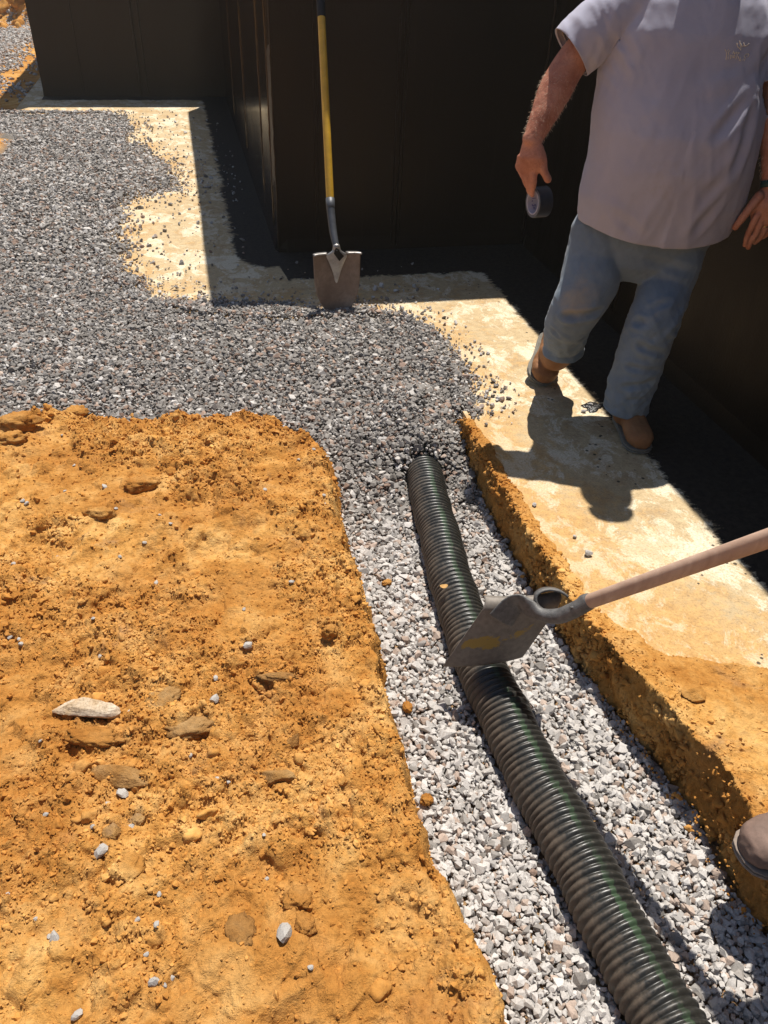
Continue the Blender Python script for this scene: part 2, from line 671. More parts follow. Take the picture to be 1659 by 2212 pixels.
def ground_h(x, y, full=True):
    P2 = np.c_[x, y]
    din = poly_sd(P2, CLAY_TOP)
    din = din + 0.020 * fbm(P2, 14, 3, 61)
    # left bank of trodden, crumbly clay
    mask = sstep(-0.15, 0.25, fbm(P2, 3.1, 3, 21) + 0.10)       # where it is crumbly rather than trodden flat
    edge_m = sstep(0.30, 0.02, din)
    mask = np.clip(mask + 0.6 * edge_m, 0, 1)
    top = 0.014 + 0.030 * fbm(P2, 2.2, 4, 3) + 0.020 * fbm(P2 @ np.array([[.8, -.6], [.6, .8]]) * np.array([.6, 1.4]), 7.0, 3, 9, ridge=True) + 0.010 * (0.3 + mask) * fbm(P2, 17, 3, 13, ridge=True)
    if full:
        det = 0.014 * lumps(P2 + 0.012 * np.c_[fbm(P2, 20, 2, 1), fbm(P2, 20, 2, 2)], 0.055, 31, 0.35) / 0.6
        det += 0.009 * lumps(P2 + 0.006 * np.c_[fbm(P2, 50, 2, 4), fbm(P2, 50, 2, 5)], 0.026, 41, 0.55) * (0.25 + mask) + 0.008 * lumps(P2, 0.014, 51, 0.75) * mask
        det += 0.009 * fbm(P2, 40, 4, 77, 0.65) * (0.3 + mask)
        # broken slabs of clay: little steps
        st = fbm(P2, 5.0, 3, 88)
        det += 0.010 * np.floor(st * 5) / 5 * 2 * (1 - 0.5 * mask)
        top = top + det
    k = sstep(-0.01, 0.05, din)
    bed = gravel_base(x, y) - 0.016
    bank = bed + (top - bed) * k
    h = np.where(din > -0.012, bank, bed)
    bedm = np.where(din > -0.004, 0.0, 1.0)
    # right bank: the clay face of the trench and the crust on the footing's edge
    xt = np.interp(y, TOPX_Y, TOPX_X) + 0.018 * fbm(P2, 5, 3, 95) + 0.010 * fbm(P2, 22, 3, 96)
    xb = xt - 0.030 + 0.008 * fbm(P2, 9, 3, 97) - 0.02 * sstep(1.3, 0.9, y)
    s = np.clip((x - xb) / (xt - xb), 0, 1)
    xc = np.interp(y, TOPX_Y, CRUST_X) + (0.042 + 0.06 * sstep(1.5, 1.1, y)) * fbm(P2, 5.5, 3, 98) + 0.012 * fbm(P2, 22, 2, 99)
    xc = np.maximum(xc, np.interp(y, TOPX_Y, TOPX_X) + 0.066 + 0.02 * fbm(P2, 9, 3, 102))
    thick = 0.016 + 0.012 * fbm(P2, 6, 3, 101) + 0.006 * lumps(P2, 0.03, 103, 0.6) + 0.004 * fbm(P2, 40, 3, 105)
    thick = np.where(y > 1.3, .4 * thick, thick)
    thick = np.maximum(thick, 0.0045) + 0.034 * sstep(1.35, 1.0, y) * sstep(0.32, 0.0, x - xt)
    if full:
        thick = thick + 0.005 * lumps(P2, 0.04, 107, 0.5) * sstep(0.14, 0.0, x - xt)
    crust = -0.02 + (thick + 0.02) * sstep(0.0, 0.018, xc - x)
    bedr = gravel_base(x, y) - 0.02
    face = bedr + (crust - bedr) * (s ** 1.3)
    if full:
        face = face + 0.016 * fbm(P2 * np.array([1, 1]), 26, 3, 111) * np.sin(pi * s)
    right = (x > xb) & (y < 2.62)
    fadeY = sstep(2.62, 2.48, y)
    h = np.where(right, h + (face - h) * fadeY, h)
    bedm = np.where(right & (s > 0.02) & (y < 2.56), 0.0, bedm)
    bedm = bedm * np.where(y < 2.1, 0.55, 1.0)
    # orange spoil heaped at the far left of the gravel, and the bank far behind
    lf = sstep(-1.30, -1.75, x + 0.09 * fbm(P2, 2.2, 3, 120)) * sstep(2.9, 3.6, y) * sstep(8.2, 7.0, y)
    h = h + lf * (0.10 + 0.05 * fbm(P2, 4, 4, 122))
    bedm = np.where(lf > 0.35, 0.0, bedm)
    far = sstep(16.3, 18.3, y + 0.8 * fbm(P2, 0.5, 3, 130) + 0.6 * (x + 2.6))
    h = h + far * (1.2 + 0.35 * fbm(P2, 0.9, 5, 132))
    bedm = np.where(far > 0.02, 0.0, bedm)
    # below the slab the ground stays down
    wd = wall_d(x, y)
    under = (wd < 0.98) & ((y > 2.7) | (x > 1.9)) & ~((x < -1.62) & (y > 8.0))
    h = np.where(under, np.minimum(h, -0.03), h)
    sidefill = (x < -1.62) & (y > 8.2)
    h = np.where(sidefill & (far < .01), np.maximum(h, -0.015 + 0.02 * fbm(P2, 2.5, 3, 133)), h)
    bedm = np.where(sidefill & (y > 8.7), 0.0, bedm)
    roll = sstep(25, 120, np.hypot(x, y))
    h = h + roll * 1.5 * fbm(P2, 0.02, 3, 140)
    return h, bedm, mask


def axis_grid(lo, hi, fine, outs):
    a = list(np.arange(lo, hi + 1e-9, fine))
    g = fine
    v = hi
    while v < outs:
        g *= 1.22
        v += g
        a.append(v)
    g = fine
    v = lo
    pre = []
    while v > -outs:
        g *= 1.22
        v -= g
        pre.append(v)
    return np.array(pre[::-1] + a)


GX = axis_grid(-0.98, 1.34, 0.0034, 300)
ys = [0.36]
while ys[-1] < 2.9:
    ys.append(ys[-1] + 0.0030 + 0.0016 * (ys[-1] - 0.36))
g = 0.012
while ys[-1] < 300:
    g *= 1.035 if ys[-1] < 22 else 1.25
    ys.append(ys[-1] + min(g, 0.06 if ys[-1] < 22 else 60))
pre = [0.36]
g = 0.006
while pre[-1] > -300:
    g *= 1.3
    pre.append(pre[-1] - g)
GY = np.array(pre[::-1][:-1] + ys)
XX, YY = np.meshgrid(GX, GY)
gx, gy = XX.ravel(), YY.ravel()
gh, gb, gmask = ground_h(gx, gy)
# push the clay of the trench faces sideways a little so they crumble rather than run smooth
P3 = np.c_[gx, gy, gh]
xt_g = np.interp(gy, TOPX_Y, TOPX_X) + 0.018 * fbm(P3[:, :2], 5, 3, 95) + 0.010 * fbm(P3[:, :2], 22, 3, 96)
near = sstep(3.2, 2.6, gy) * sstep(0.3, 0.4, gy)
ox = 0.012 * fbm(P3, 24, 3, 151) * near * (np.abs(gx) < 1.3) * (1 - gb)
facez = (gx < xt_g) & (gx > xt_g - 0.075) & (gy < 2.56)
ox = ox + np.where(facez, (0.92 + .1 * fbm(P3, 30, 2, 155)) * (xt_g - gx), 0)
Q3 = np.c_[gy, gh * 1.2 + (xt_g - gx) * .8, gx * 0]
ox = ox + np.where(facez, 0.014 * fbm(Q3, 13, 3, 157, .6) + 0.013 * fbm(Q3, 34, 4, 159, .65, ridge=True), 0)
oy = 0.012 * fbm(P3, 24, 3, 152) * near * (np.abs(gx) < 1.3) * (1 - gb)
nx, ny = len(GX), len(GY)
idx = np.arange(nx * ny).reshape(ny, nx)
Fq = np.stack([idx[:-1, :-1], idx[:-1, 1:], idx[1:, 1:], idx[1:, :-1]], -1).reshape(-1, 4)
ground = np_mesh('ground', np.c_[gx + ox, gy + oy, gh], Fq, M_ground, smooth=True, attrs={'bed': gb})
tag(ground, kind='structure')
print('ground verts', len(gx))

# ================================================================ concrete footing
fs = 0.02
fx = np.arange(-2.45, 2.26, fs)
fy = np.concatenate([np.arange(-1.2, 5.0, fs), np.arange(5.0, 15.0, 0.04)])
X, Y = np.meshgrid(fx, fy)
x_, y_ = X.ravel(), Y.ravel()
wd = wall_d(x_, y_)
wob = 0.012 * fbm(np.c_[x_, y_], 3, 3, 201)
# near the trench the slab's edge stays behind the clay crust
lim = np.where((x_ < 1.98) & (y_ < 2.75), 1.05, 1.0)
ok = (wd < lim + wob) & ~((x_ < -1.62) & (y_ > 8.0)) & ~((x_ < np.interp(y_, TOPX_Y, TOPX_X) + 0.022) & (y_ < 2.75))
ztop = 0.0025 * fbm(np.c_[x_, y_], 1.8, 4, 203)
tar_w = 0.30 + 0.0 * x_
tar_w = np.where((x_ > 0.5) & (y_ < 4.55), 0.44, tar_w)
# signed: positive within the sprayed band
dS = np.minimum(np.where(y_ > 4.5, np.maximum(0.45 - x_, 0), np.hypot(np.maximum(0.45 - x_, 0), np.maximum(4.55 - y_, 0))), 9)
dR = np.maximum(1.98 - x_, 0)
dB = np.where(x_ > 0.3, np.maximum(4.55 - y_, 0), 9)
dL = np.where(x_ < 0.5, np.maximum(9.6 - y_, 0), 9)
tarv = np.maximum.reduce([0.26 - dS, 0.42 - dR, np.where(x_ > 0.45, 0.46 - dB, -9), 0.22 - dL])
tarv = np.where((x_ < -1.43) & (y_ > 9.2), -1.0, tarv)
xcr = np.interp(y_, TOPX_Y, np.array([2.2, 2.2, 1.9, 1.8, 1.6, 1.42, 1.24, 1.12, 1.06, 1.02, 1.0, 0.9]))
clv = np.clip(0.55 + 1.6 * (xcr + 0.10 - x_), 0, 1)
clv = np.where(y_ > 2.6, 0.30, clv)
gpd = poly_sd(np.c_[x_, y_], GRAVEL)
clv = np.where(y_ > 2.5, np.clip(0.28 + 0.34 * sstep(-0.30, 0.02, gpd), 0, 1), clv)
nxf, nyf = len(fx), len(fy)
idx = np.arange(nxf * nyf).reshape(nyf, nxf)
cell = ok.reshape(nyf, nxf)
cok = cell[:-1, :-1] & cell[:-1, 1:] & cell[1:, 1:] & cell[1:, :-1]
Fq = np.stack([idx[:-1, :-1], idx[:-1, 1:], idx[1:, 1:], idx[1:, :-1]], -1)[cok]
# skirt down the open edges
from collections import Counter
ed = np.concatenate([Fq[:, [0, 1]], Fq[:, [1, 2]], Fq[:, [2, 3]], Fq[:, [3, 0]]])
key = np.sort(ed, 1)
kk = key[:, 0].astype(np.int64) * 10000000 + key[:, 1]
un, inv, cnt = np.unique(kk, return_inverse=True, return_counts=True)
be = ed[cnt[inv] == 1]
Vt = np.c_[x_, y_, ztop]
Vb = Vt.copy(); Vb[:, 2] = -0.25
N0 = len(Vt)
sk = np.c_[be[:, 1], be[:, 0], be[:, 0] + N0, be[:, 1] + N0]
allF = np.vstack([Fq, sk])
used = np.unique(allF)
remap = -np.ones(2 * N0, int)
remap[used] = np.arange(len(used))
VV = np.vstack([Vt, Vb])[used]
footing = np_mesh('concrete_footing', VV, remap[allF], M_foot, attrs={'tar': np.r_[tarv, tarv][used], 'clay': np.r_[clv, clv][used]})
tag(footing, 'concrete footing ledge stained with orange clay and black tar along the foot of the wall', 'footing')

# ================================================================ foundation wall
wall = empty('foundation_wall', (0.45, 4.55, 0))
tag(wall, 'black tar coated concrete foundation wall with stepped corners behind the man and the yellow shovel', 'wall')


def wall_panel(x0, y0, x1, y1, h, mat, thick=0.24, extra=None):
    """upright panel from (x0,y0) to (x1,y1); its visible face is on that line, the body lies to the left of the direction"""
    d = np.array([x1 - x0, y1 - y0]); Ln = np.linalg.norm(d); d /= Ln
    nrm = np.array([-d[1], d[0]])
    nu = max(2, int(Ln / 0.05)); nv = int(h / 0.05) + 1
    U, Vv = np.meshgrid(np.linspace(0, Ln, nu), np.linspace(-0.2, h, nv))
    u, v = U.ravel(), Vv.ravel()
    base = np.array([x0, y0]) + u[:, None] * d
    w = 0.0035 * fbm(np.c_[base, v], 1.6, 3, 301)
    # a few millimetres of cove where the coating gathers at the foot
    w = w - 0.02 * np.exp(-np.clip(v, 0, 9) / 0.035)
    w = np.where((u < 0.01) | (u > Ln - 0.01), 0, w)
    p = np.c_[base + nrm * w[:, None], v]
    ii = np.arange(nu * nv).reshape(nv, nu)
    f = np.stack([ii[:-1, :-1], ii[:-1, 1:], ii[1:, 1:], ii[1:, :-1]], -1).reshape(-1, 4)
    b = np.c_[base + nrm * thick, v]
    # close the body: back, top, ends
    V = np.vstack([p, b]); off = nu * nv
    fb = f[:, ::-1] + off
    top = np.stack([ii[-1, :-1], ii[-1, 1:], ii[-1, 1:] + off, ii[-1, :-1] + off], -1)
    e0 = np.stack([ii[:-1, 0], ii[1:, 0], ii[1:, 0] + off, ii[:-1, 0] + off], -1)
    e1 = np.stack([ii[:-1, -1], ii[:-1, -1] + off, ii[1:, -1] + off, ii[1:, -1]], -1)
    return np_mesh('wall_panel', V, np.vstack([f, fb, top, e0, e1]), mat, wall, smooth=False)


WH = 2.44
back = wall_panel(0.45, 4.55, 2.15, 4.55, WH, M_wallA)
side = wall_panel(0.45, 9.60, 0.45, 4.553, WH - 0.003, M_wallC)
leftw = wall_panel(-1.43, 9.6, 0.60, 9.6, 1.76, M_wallB)
leftb = wall_panel(-1.43, 16.0, -1.43, 9.603, 2.43, M_wallB)
rightw = wall_panel(1.98, 4.547, 1.98, -3.5, WH - 0.002, M_wallA)


def seam(p, d, h0, h1, n_, offs, seed, mat=None):
    """raised fins where the form boards met: p on the wall, d along it, n_ outward"""
    p, d, n_ = np.array([*p, 0.0]), np.array([*d, 0.0]), np.array([*n_, 0.0])
    mb = MB()
    r_ = random.Random(seed)
    for o_, w, dep in offs:
        rings = []
        zz = h0
        while zz < h1:
            c_ = p + d * (o_ + r_.uniform(-.0015, .0015)) + np.array([0, 0, zz])
            rings.append((c_, d, n_, w * r_.uniform(.6, 1.4), dep * r_.uniform(.5, 1.3)))
            zz += r_.uniform(.02, .05)
        mb.loft(rings, 8)
    return mb.build('form_seam', mat or M_wallA, wall)


seam((1.142, 4.55), (1, 0), 0.02, 2.43, (0, -1), [(-0.014, .004, .015), (0.014, .004, .013), (0.034, .003, .006)], 1)
seam((0.672, 4.55), (1, 0), 0.02, 2.43, (0, -1), [(0, .003, .010), (0.02, .003, .007)], 2, M_wallB)
seam((-0.44, 9.6), (1, 0), 0.02, 1.74, (0, -1), [(0, .011, .022), (0.07, .008, .016)], 3, M_wallB)
seam((-1.02, 9.6), (1, 0), 0.02, 1.74, (0, -1), [(0, .005, .008)], 4, M_wallB)
seam((1.962, 4.535), (1, -1), 0.02, 2.43, (0, -1), [(0, .004, .006)], 5)
for k, yy in enumerate((8.2, 6.7, 5.3, 4.75)):
    seam((0.45, yy), (0, 1), 0.02, 2.42, (-1, 0), [(0, .004, .005 + .002 * (k % 2)), (0.05, .003, .003)], 10 + k, M_wallC)
seam((0.4515, 4.5515), (0.7, -0.7), 0.02, 2.43, (-0.7, -0.7), [(0, .005, .005)], 31, M_wallB)
seam((1.98, 3.3), (0, 1), 0.02, 2.42, (-1, 0), [(0, .003, .006), (0.03, .003, .006)], 33)

# ================================================================ crushed stone
def hull_proto(rng, npt=11, flat=(1, .82, .62), jag=0.25):
    bm = bmesh.new()
    for k in range(npt):
        v = rng.normal(size=3)
        v /= np.linalg.norm(v)
        v *= 1 + rng.uniform(-jag, jag)
        bm.verts.new(v * np.array(flat))
    bmesh.ops.convex_hull(bm, input=bm.verts[:])
    bmesh.ops.delete(bm, geom=[v for v in bm.verts if not v.link_faces], context='VERTS')
    bmesh.ops.triangulate(bm, faces=bm.faces[:])
    bm.verts.index_update()
    V = np.array([v.co[:] for v in bm.verts])
    Fc = np.array([[v.index for v in f.verts] for f in bm.faces])
    bm.free()
    return V, Fc


def rot_mats(rng, n, tilt):
    yaw = rng.uniform(0, 2 * pi, n)
    tx = rng.normal(0, tilt, n)
    ty = rng.normal(0, tilt, n)
    cz, sz = np.cos(yaw), np.sin(yaw)
    R = np.zeros((n, 3, 3))
    R[:, 0, 0], R[:, 0, 1], R[:, 1, 0], R[:, 1, 1], R[:, 2, 2] = cz, -sz, sz, cz, 1
    cx_, sx_ = np.cos(tx), np.sin(tx)
    Rx = np.zeros((n, 3, 3)); Rx[:, 0, 0] = 1; Rx[:, 1, 1] = cx_; Rx[:, 1, 2] = -sx_; Rx[:, 2, 1] = sx_; Rx[:, 2, 2] = cx_
    cy_, sy_ = np.cos(ty), np.sin(ty)
    Ry = np.zeros((n, 3, 3)); Ry[:, 1, 1] = 1; Ry[:, 0, 0] = cy_; Ry[:, 0, 2] = sy_; Ry[:, 2, 0] = -sy_; Ry[:, 2, 2] = cy_
    return Rx @ Ry @ R


def scatter_mesh(name, pos, size, tint, mat, rng, protos, tilt=0.45, smooth=False, squash=1.0):
    n = len(pos)
    R = rot_mats(rng, n, tilt)
    pid = rng.integers(0, len(protos), n)
    st = rng.uniform(0.8, 1.25, (n, 3))
    Vs, Fs, Cs = [], [], []
    off = 0
    for k, (pv, pf) in enumerate(protos):
        s = np.nonzero(pid == k)[0]
        if not len(s): continue
        v = pv[None] * (size[s, None, None] * st[s][:, None, :])
        v = np.einsum('nij,nkj->nki', R[s], v) + pos[s][:, None, :]
        m = len(pv)
        Vs.append(v.reshape(-1, 3))
        f = pf[None] + (np.arange(len(s)) * m)[:, None, None] + off
        Fs.append(f.reshape(-1, 3))
        Cs.append(np.repeat(tint[s], m, 0))
        off += len(s) * m
    return np_mesh(name, np.vstack(Vs), np.vstack(Fs), mat, smooth=smooth, attrs={'tint': np.vstack(Cs)})


PIPE = np.array([(0.80, 2.75, -0.150), (0.775, 2.58, -0.128), (0.752, 2.40, -0.108), (0.722, 2.15, -0.103), (0.693, 1.90, -0.103), (0.672, 1.72, -0.104), (0.655, 1.50, -0.103),
                 (0.652, 1.31, -0.105), (0.664, 1.10, -0.105), (0.680, 0.885, -0.105), (0.698, 0.70, -0.105), (0.712, 0.52, -0.105),
                 (0.728, 0.36, -0.105), (0.75, 0.1, -0.105), (0.77, -0.4, -0.105)])
PR = 0.0705
PIPE_Y, PIPE_X = PIPE[::-1, 1], PIPE[::-1, 0]


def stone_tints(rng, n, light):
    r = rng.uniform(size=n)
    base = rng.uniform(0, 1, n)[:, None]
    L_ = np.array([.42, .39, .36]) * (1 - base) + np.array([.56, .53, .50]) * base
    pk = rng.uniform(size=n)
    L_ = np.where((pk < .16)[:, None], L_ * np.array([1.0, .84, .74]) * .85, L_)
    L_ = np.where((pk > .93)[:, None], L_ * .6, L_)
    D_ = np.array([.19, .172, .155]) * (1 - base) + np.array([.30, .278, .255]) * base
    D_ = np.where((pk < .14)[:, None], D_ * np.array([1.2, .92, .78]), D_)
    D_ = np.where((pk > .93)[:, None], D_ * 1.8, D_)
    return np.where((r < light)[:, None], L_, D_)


def grid_pts(rng, x0, x1, y0, y1, sp):
    X_, Y_ = np.meshgrid(np.arange(x0, x1, sp), np.arange(y0, y1, sp * .9))
    X_ = X_ + (np.arange(X_.shape[0]) % 2)[:, None] * sp * .5
    x = X_.ravel() + rng.uniform(-.42, .42, X_.size) * sp
    y = Y_.ravel() + rng.uniform(-.42, .42, X_.size) * sp
    return x, y


PROTOS = [hull_proto(RNG, int(RNG.integers(11, 18)), (1, .84, .68), .2) for _ in range(30)]
px_, pz_, ps_, pt_ = [], [], [], []


def gravel_layer(x0, x1, y0, y1, sp, smean, drop, seed, second=False):
    rng = np.random.default_rng(seed)
    x, y = grid_pts(rng, x0, x1, y0, y1, sp)
    keep = (x > -1.45 - 0.17 * y) & (x < 1.25)
    x, y = x[keep], y[keep]
    P2 = np.c_[x, y]
    gd = poly_sd(P2, GRAVEL)
    cd_ = poly_sd(P2, CLAY_TOP) + 0.012 * fbm(P2, 14, 3, 61)
    nz = fbm(P2, 5.5, 4, 401, .6)
    gd2 = gd + 0.10 * nz - .01
    out = -gd2
    zone = y > 2.5
    p = np.where(gd2 > 0, 1.0, 0.0)
    if not second:
        p = np.where((gd2 <= 0) & zone, 0.62 * np.exp(-out / 0.055) + (0.11 + 0.10 * sstep(3.6, 5, y)) * np.exp(-out / 0.22), p)
        # spilled chips along the edge of the near footing
        p = np.where((gd2 <= 0) & (~zone) & (x > 0.95), 0.05 * np.exp(-out / 0.2) * sstep(1.9, 2.5, y), p)
    p = np.where(cd_ > 0.008, 0.0, p)
    lf = sstep(-1.30, -1.75, x + 0.09 * fbm(P2, 2.2, 3, 120)) * sstep(2.9, 3.6, y) * sstep(8.2, 7.0, y)
    p = p * (1 - 0.97 * (lf > 0.35))
    xb = np.interp(y, TOPX_Y, TOPX_X) + 0.018 * fbm(P2, 5, 3, 95) + 0.010 * fbm(P2, 22, 3, 96) - 0.004
    p = np.where((y < 2.46) & (x > xb), np.where(second, 0, np.minimum(p, .02)), p)
    k = rng.uniform(size=len(x)) < p
    x, y, gd2 = x[k], y[k], gd2[k]
    n = len(x)
    s = np.clip(rng.lognormal(np.log(smean), 0.36, n), smean * .45, smean * 2.3)
    s = np.where(gd2 < 0, s * rng.uniform(.4, 1.0, n), s)
    g = gravel_base(x, y)
    # gravel thrown over the end of the pipe
    xp = np.interp(y, PIPE_Y, PIPE_X)
    g = g + 0.095 * np.exp(-((x - xp) / 0.13) ** 2) * sstep(2.27, 2.40, y) * sstep(2.95, 2.6, y)
    slab = (wall_d(x, y) < 0.99) & (y > 2.44)
    # gravel laps over the footing's edge and thins out to single stones
    gs = 0.004 + 0.018 * sstep(0.0, 0.12, gd2)
    g = np.where(slab, np.maximum(g, gs), g)
    wdd = wall_d(x, y)
    lap = 0.020 - 0.34 * np.clip(wdd - 0.97, 0, 1) - 0.25 * sstep(2.62, 2.40, y)
    g = np.where(~slab & (y > 2.35), np.maximum(g, lap), g)
    z = g - drop + rng.uniform(-.5, .7, n) * smean * .9 * (gd2 > 0) + np.where(gd2 <= 0, s * .25, 0)
    # keep clear of the pipe
    pzc = np.interp(y, PIPE[::-1, 1], PIPE[::-1, 2])
    dr_ = np.hypot(x - xp, z - pzc)
    ok_ = (dr_ > PR + s * np.where(y > 2.28, 0.15, 0.55))
    x, y, z, s, gd2 = x[ok_], y[ok_], z[ok_], s[ok_], gd2[ok_]
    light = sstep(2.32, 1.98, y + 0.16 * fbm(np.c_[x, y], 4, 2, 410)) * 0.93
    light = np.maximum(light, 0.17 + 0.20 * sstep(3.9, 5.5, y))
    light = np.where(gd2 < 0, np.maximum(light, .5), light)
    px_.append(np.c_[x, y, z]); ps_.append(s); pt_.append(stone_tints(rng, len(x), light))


gravel_layer(0.30, 1.10, 0.05, 2.2, 0.0132, 0.0090, 0.0, 1)
gravel_layer(0.30, 1.10, 0.05, 2.2, 0.0138, 0.0088, 0.008, 2, True)
gravel_layer(-2.0, 1.25, 2.2, 4.4, 0.0142, 0.0088, 0.0, 3)
gravel_layer(-2.0, 1.25, 2.2, 4.4, 0.0155, 0.0088, 0.008, 4, True)
gravel_layer(-3.0, 0.35, 4.4, 8.8, 0.0172, 0.0108, 0.002, 5)
# far strip beside the house, seen past the wall's outer corner
rng = np.random.default_rng(9)
x, y = grid_pts(rng, -4.6, -1.60, 8.7, 17.3, 0.030)
pp = (0.80 + 1.1 * fbm(np.c_[x, y], 1.1, 3, 431) + 0.5 * sstep(-2.1, -2.6, x)) * (0.25 + 0.75 * sstep(-1.9, -2.05, x))
k = (rng.uniform(size=len(x)) < pp) & (ground_h(x, y)[0] < 0.2)
x, y = x[k], y[k]
s = np.clip(rng.lognormal(np.log(0.019), .3, len(x)), .01, .035)
gz, _, _ = ground_h(x, y)
px_.append(np.c_[x, y, gz + s * .3]); ps_.append(s); pt_.append(stone_tints(rng, len(x), np.full(len(x), .8)))
GP, GS, GT = np.vstack(px_), np.concatenate(ps_), np.vstack(pt_)
split = GP[:, 1] < 2.16
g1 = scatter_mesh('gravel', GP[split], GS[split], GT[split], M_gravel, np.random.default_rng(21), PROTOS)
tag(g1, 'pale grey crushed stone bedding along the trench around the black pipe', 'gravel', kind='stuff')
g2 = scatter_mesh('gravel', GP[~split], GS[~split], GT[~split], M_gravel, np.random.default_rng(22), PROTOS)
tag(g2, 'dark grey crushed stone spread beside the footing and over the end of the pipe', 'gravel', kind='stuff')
print('stones', len(GP))

# ================================================================ clay crumbs
rng = np.random.default_rng(31)
def blob_proto(seed, sub=3):
    bm = bmesh.new()
    bmesh.ops.create_icosphere(bm, subdivisions=sub, radius=1)
    V_ = np.array([v.co[:] for v in bm.verts])
    F_ = np.array([[v.index for v in f.verts] for f in bm.faces])
    bm.free()
    rr = np.random.default_rng(seed)
    r_ = np.full(len(V_), 1.25)
    for _ in range(10):
        d = rr.normal(size=3); d /= np.linalg.norm(d)
        dd = V_ @ d
        r_ = np.where(dd > 1e-3, np.minimum(r_, rr.uniform(.55, .9) / np.maximum(dd, 1e-3)), r_)
    V_ = V_ * r_[:, None]
    V_ = V_ * (.98 + .18 * fbm(V_ * 1.2 + seed, 1.2, 2, seed) + .20 * fbm(V_, 2.8, 4, seed + 3, .65, ridge=True))[:, None] * np.array((1, .85, .66))
    return V_, F_


CPROT = [hull_proto(rng, int(rng.integers(14, 20)), (1, .85, .7), .18) for _ in range(20)]
BPROT = [blob_proto(60 + k) for k in range(16)]


def crumbs(x0, x1, y0, y1, sp, smean, pfun, seed):
    rng = np.random.default_rng(seed)
    x, y = grid_pts(rng, x0, x1, y0, y1, sp)
    h, b, m = ground_h(x, y)
    p = pfun(x, y, m) * (b < .3)
    k = rng.uniform(size=len(x)) < p
    x, y, h = x[k], y[k], h[k]
    s = np.clip(rng.lognormal(np.log(smean), .5, len(x)), smean * .35, smean * 3.4)
    return np.c_[x, y, h - s * .10], s


cl = lambda x, y: poly_sd(np.c_[x, y], CLAY_TOP)
a1 = crumbs(-1.0, .46, .36, 1.6, .0066, .0027, lambda x, y, m: (0.16 + 0.75 * m) * (cl(x, y) > -.01), 1)
a2 = crumbs(-1.3, .46, 1.6, 3.0, .0088, .0036, lambda x, y, m: (0.16 + 0.75 * m) * (cl(x, y) > -.01), 2)
a3 = crumbs(-1.2, .46, .36, 3.0, .024, .0060, lambda x, y, m: (0.015 + 0.26 * m) * (cl(x, y) > -.01), 3)
a4 = crumbs(.93, 1.9, .36, 2.6, .009, .0030, lambda x, y, m: 0.10 + 0.75 * sstep(.13, .0, np.abs(x - np.interp(y, TOPX_Y, TOPX_X))), 4)
a5 = crumbs(.93, 1.3, .36, 2.5, .026, .0058, lambda x, y, m: 0.01 + 0.30 * sstep(.12, .0, np.abs(x - np.interp(y, TOPX_Y, TOPX_X))), 5)
# clods caught in the face of the trench and along its lip
rf = np.random.default_rng(55)
yf = rf.uniform(.36, 2.5, 5200)
xf_ = np.interp(yf, TOPX_Y, TOPX_X) + 0.018 * fbm(np.c_[np.interp(yf, TOPX_Y, TOPX_X), yf], 5, 3, 95)
zf = rf.uniform(-.15, .03, 5200)
pf_ = np.clip(.35 + 1.2 * fbm(np.c_[yf, zf], 9, 3, 166), 0, 1)
kf = rf.uniform(size=5200) < pf_
sf = np.clip(rf.lognormal(np.log(.0048), .55, 5200), .002, .017)
a9 = crumbs(-1.4, .44, 2.35, 3.0, .028, .0085, lambda x, y, m: .75 * sstep(.16, .0, cl(x, y)) * (cl(x, y) > .0), 9)
a8 = (np.c_[xf_ + .006 - sf * .3, yf, zf][kf], sf[kf])
a6 = crumbs(-3.2, -1.2, 3.0, 8.4, .045, .018, lambda x, y, m: 0.3 + 0 * x, 6)
a7 = crumbs(-6, -1.5, 15.5, 20, .10, .05, lambda x, y, m: 0.45 + 0 * x, 7)
for grp, prot, sm, nm_ in (((a1, a2, a4), CPROT, False, 'fine'), ((a3, a5, a6, a7, a8, a9), BPROT, True, 'coarse')):
    CP = np.vstack([q[0] for q in grp])
    CS = np.concatenate([q[1] for q in grp])
    tn = rng.uniform(.84, 1.12, (len(CP), 1)) * np.array([1, .97, .92])
    cr = scatter_mesh('clay_crumbs', CP, CS, tn, M_crumb, rng, prot, tilt=.8, smooth=sm)
    tag(cr, 'fine crumbs of orange clay strewn over the trodden banks' if nm_ == 'fine' else 'thumb sized orange clay lumps lying among the crumbs on the banks', 'clay crumbs', kind='stuff')
print('crumbs', len(CP))


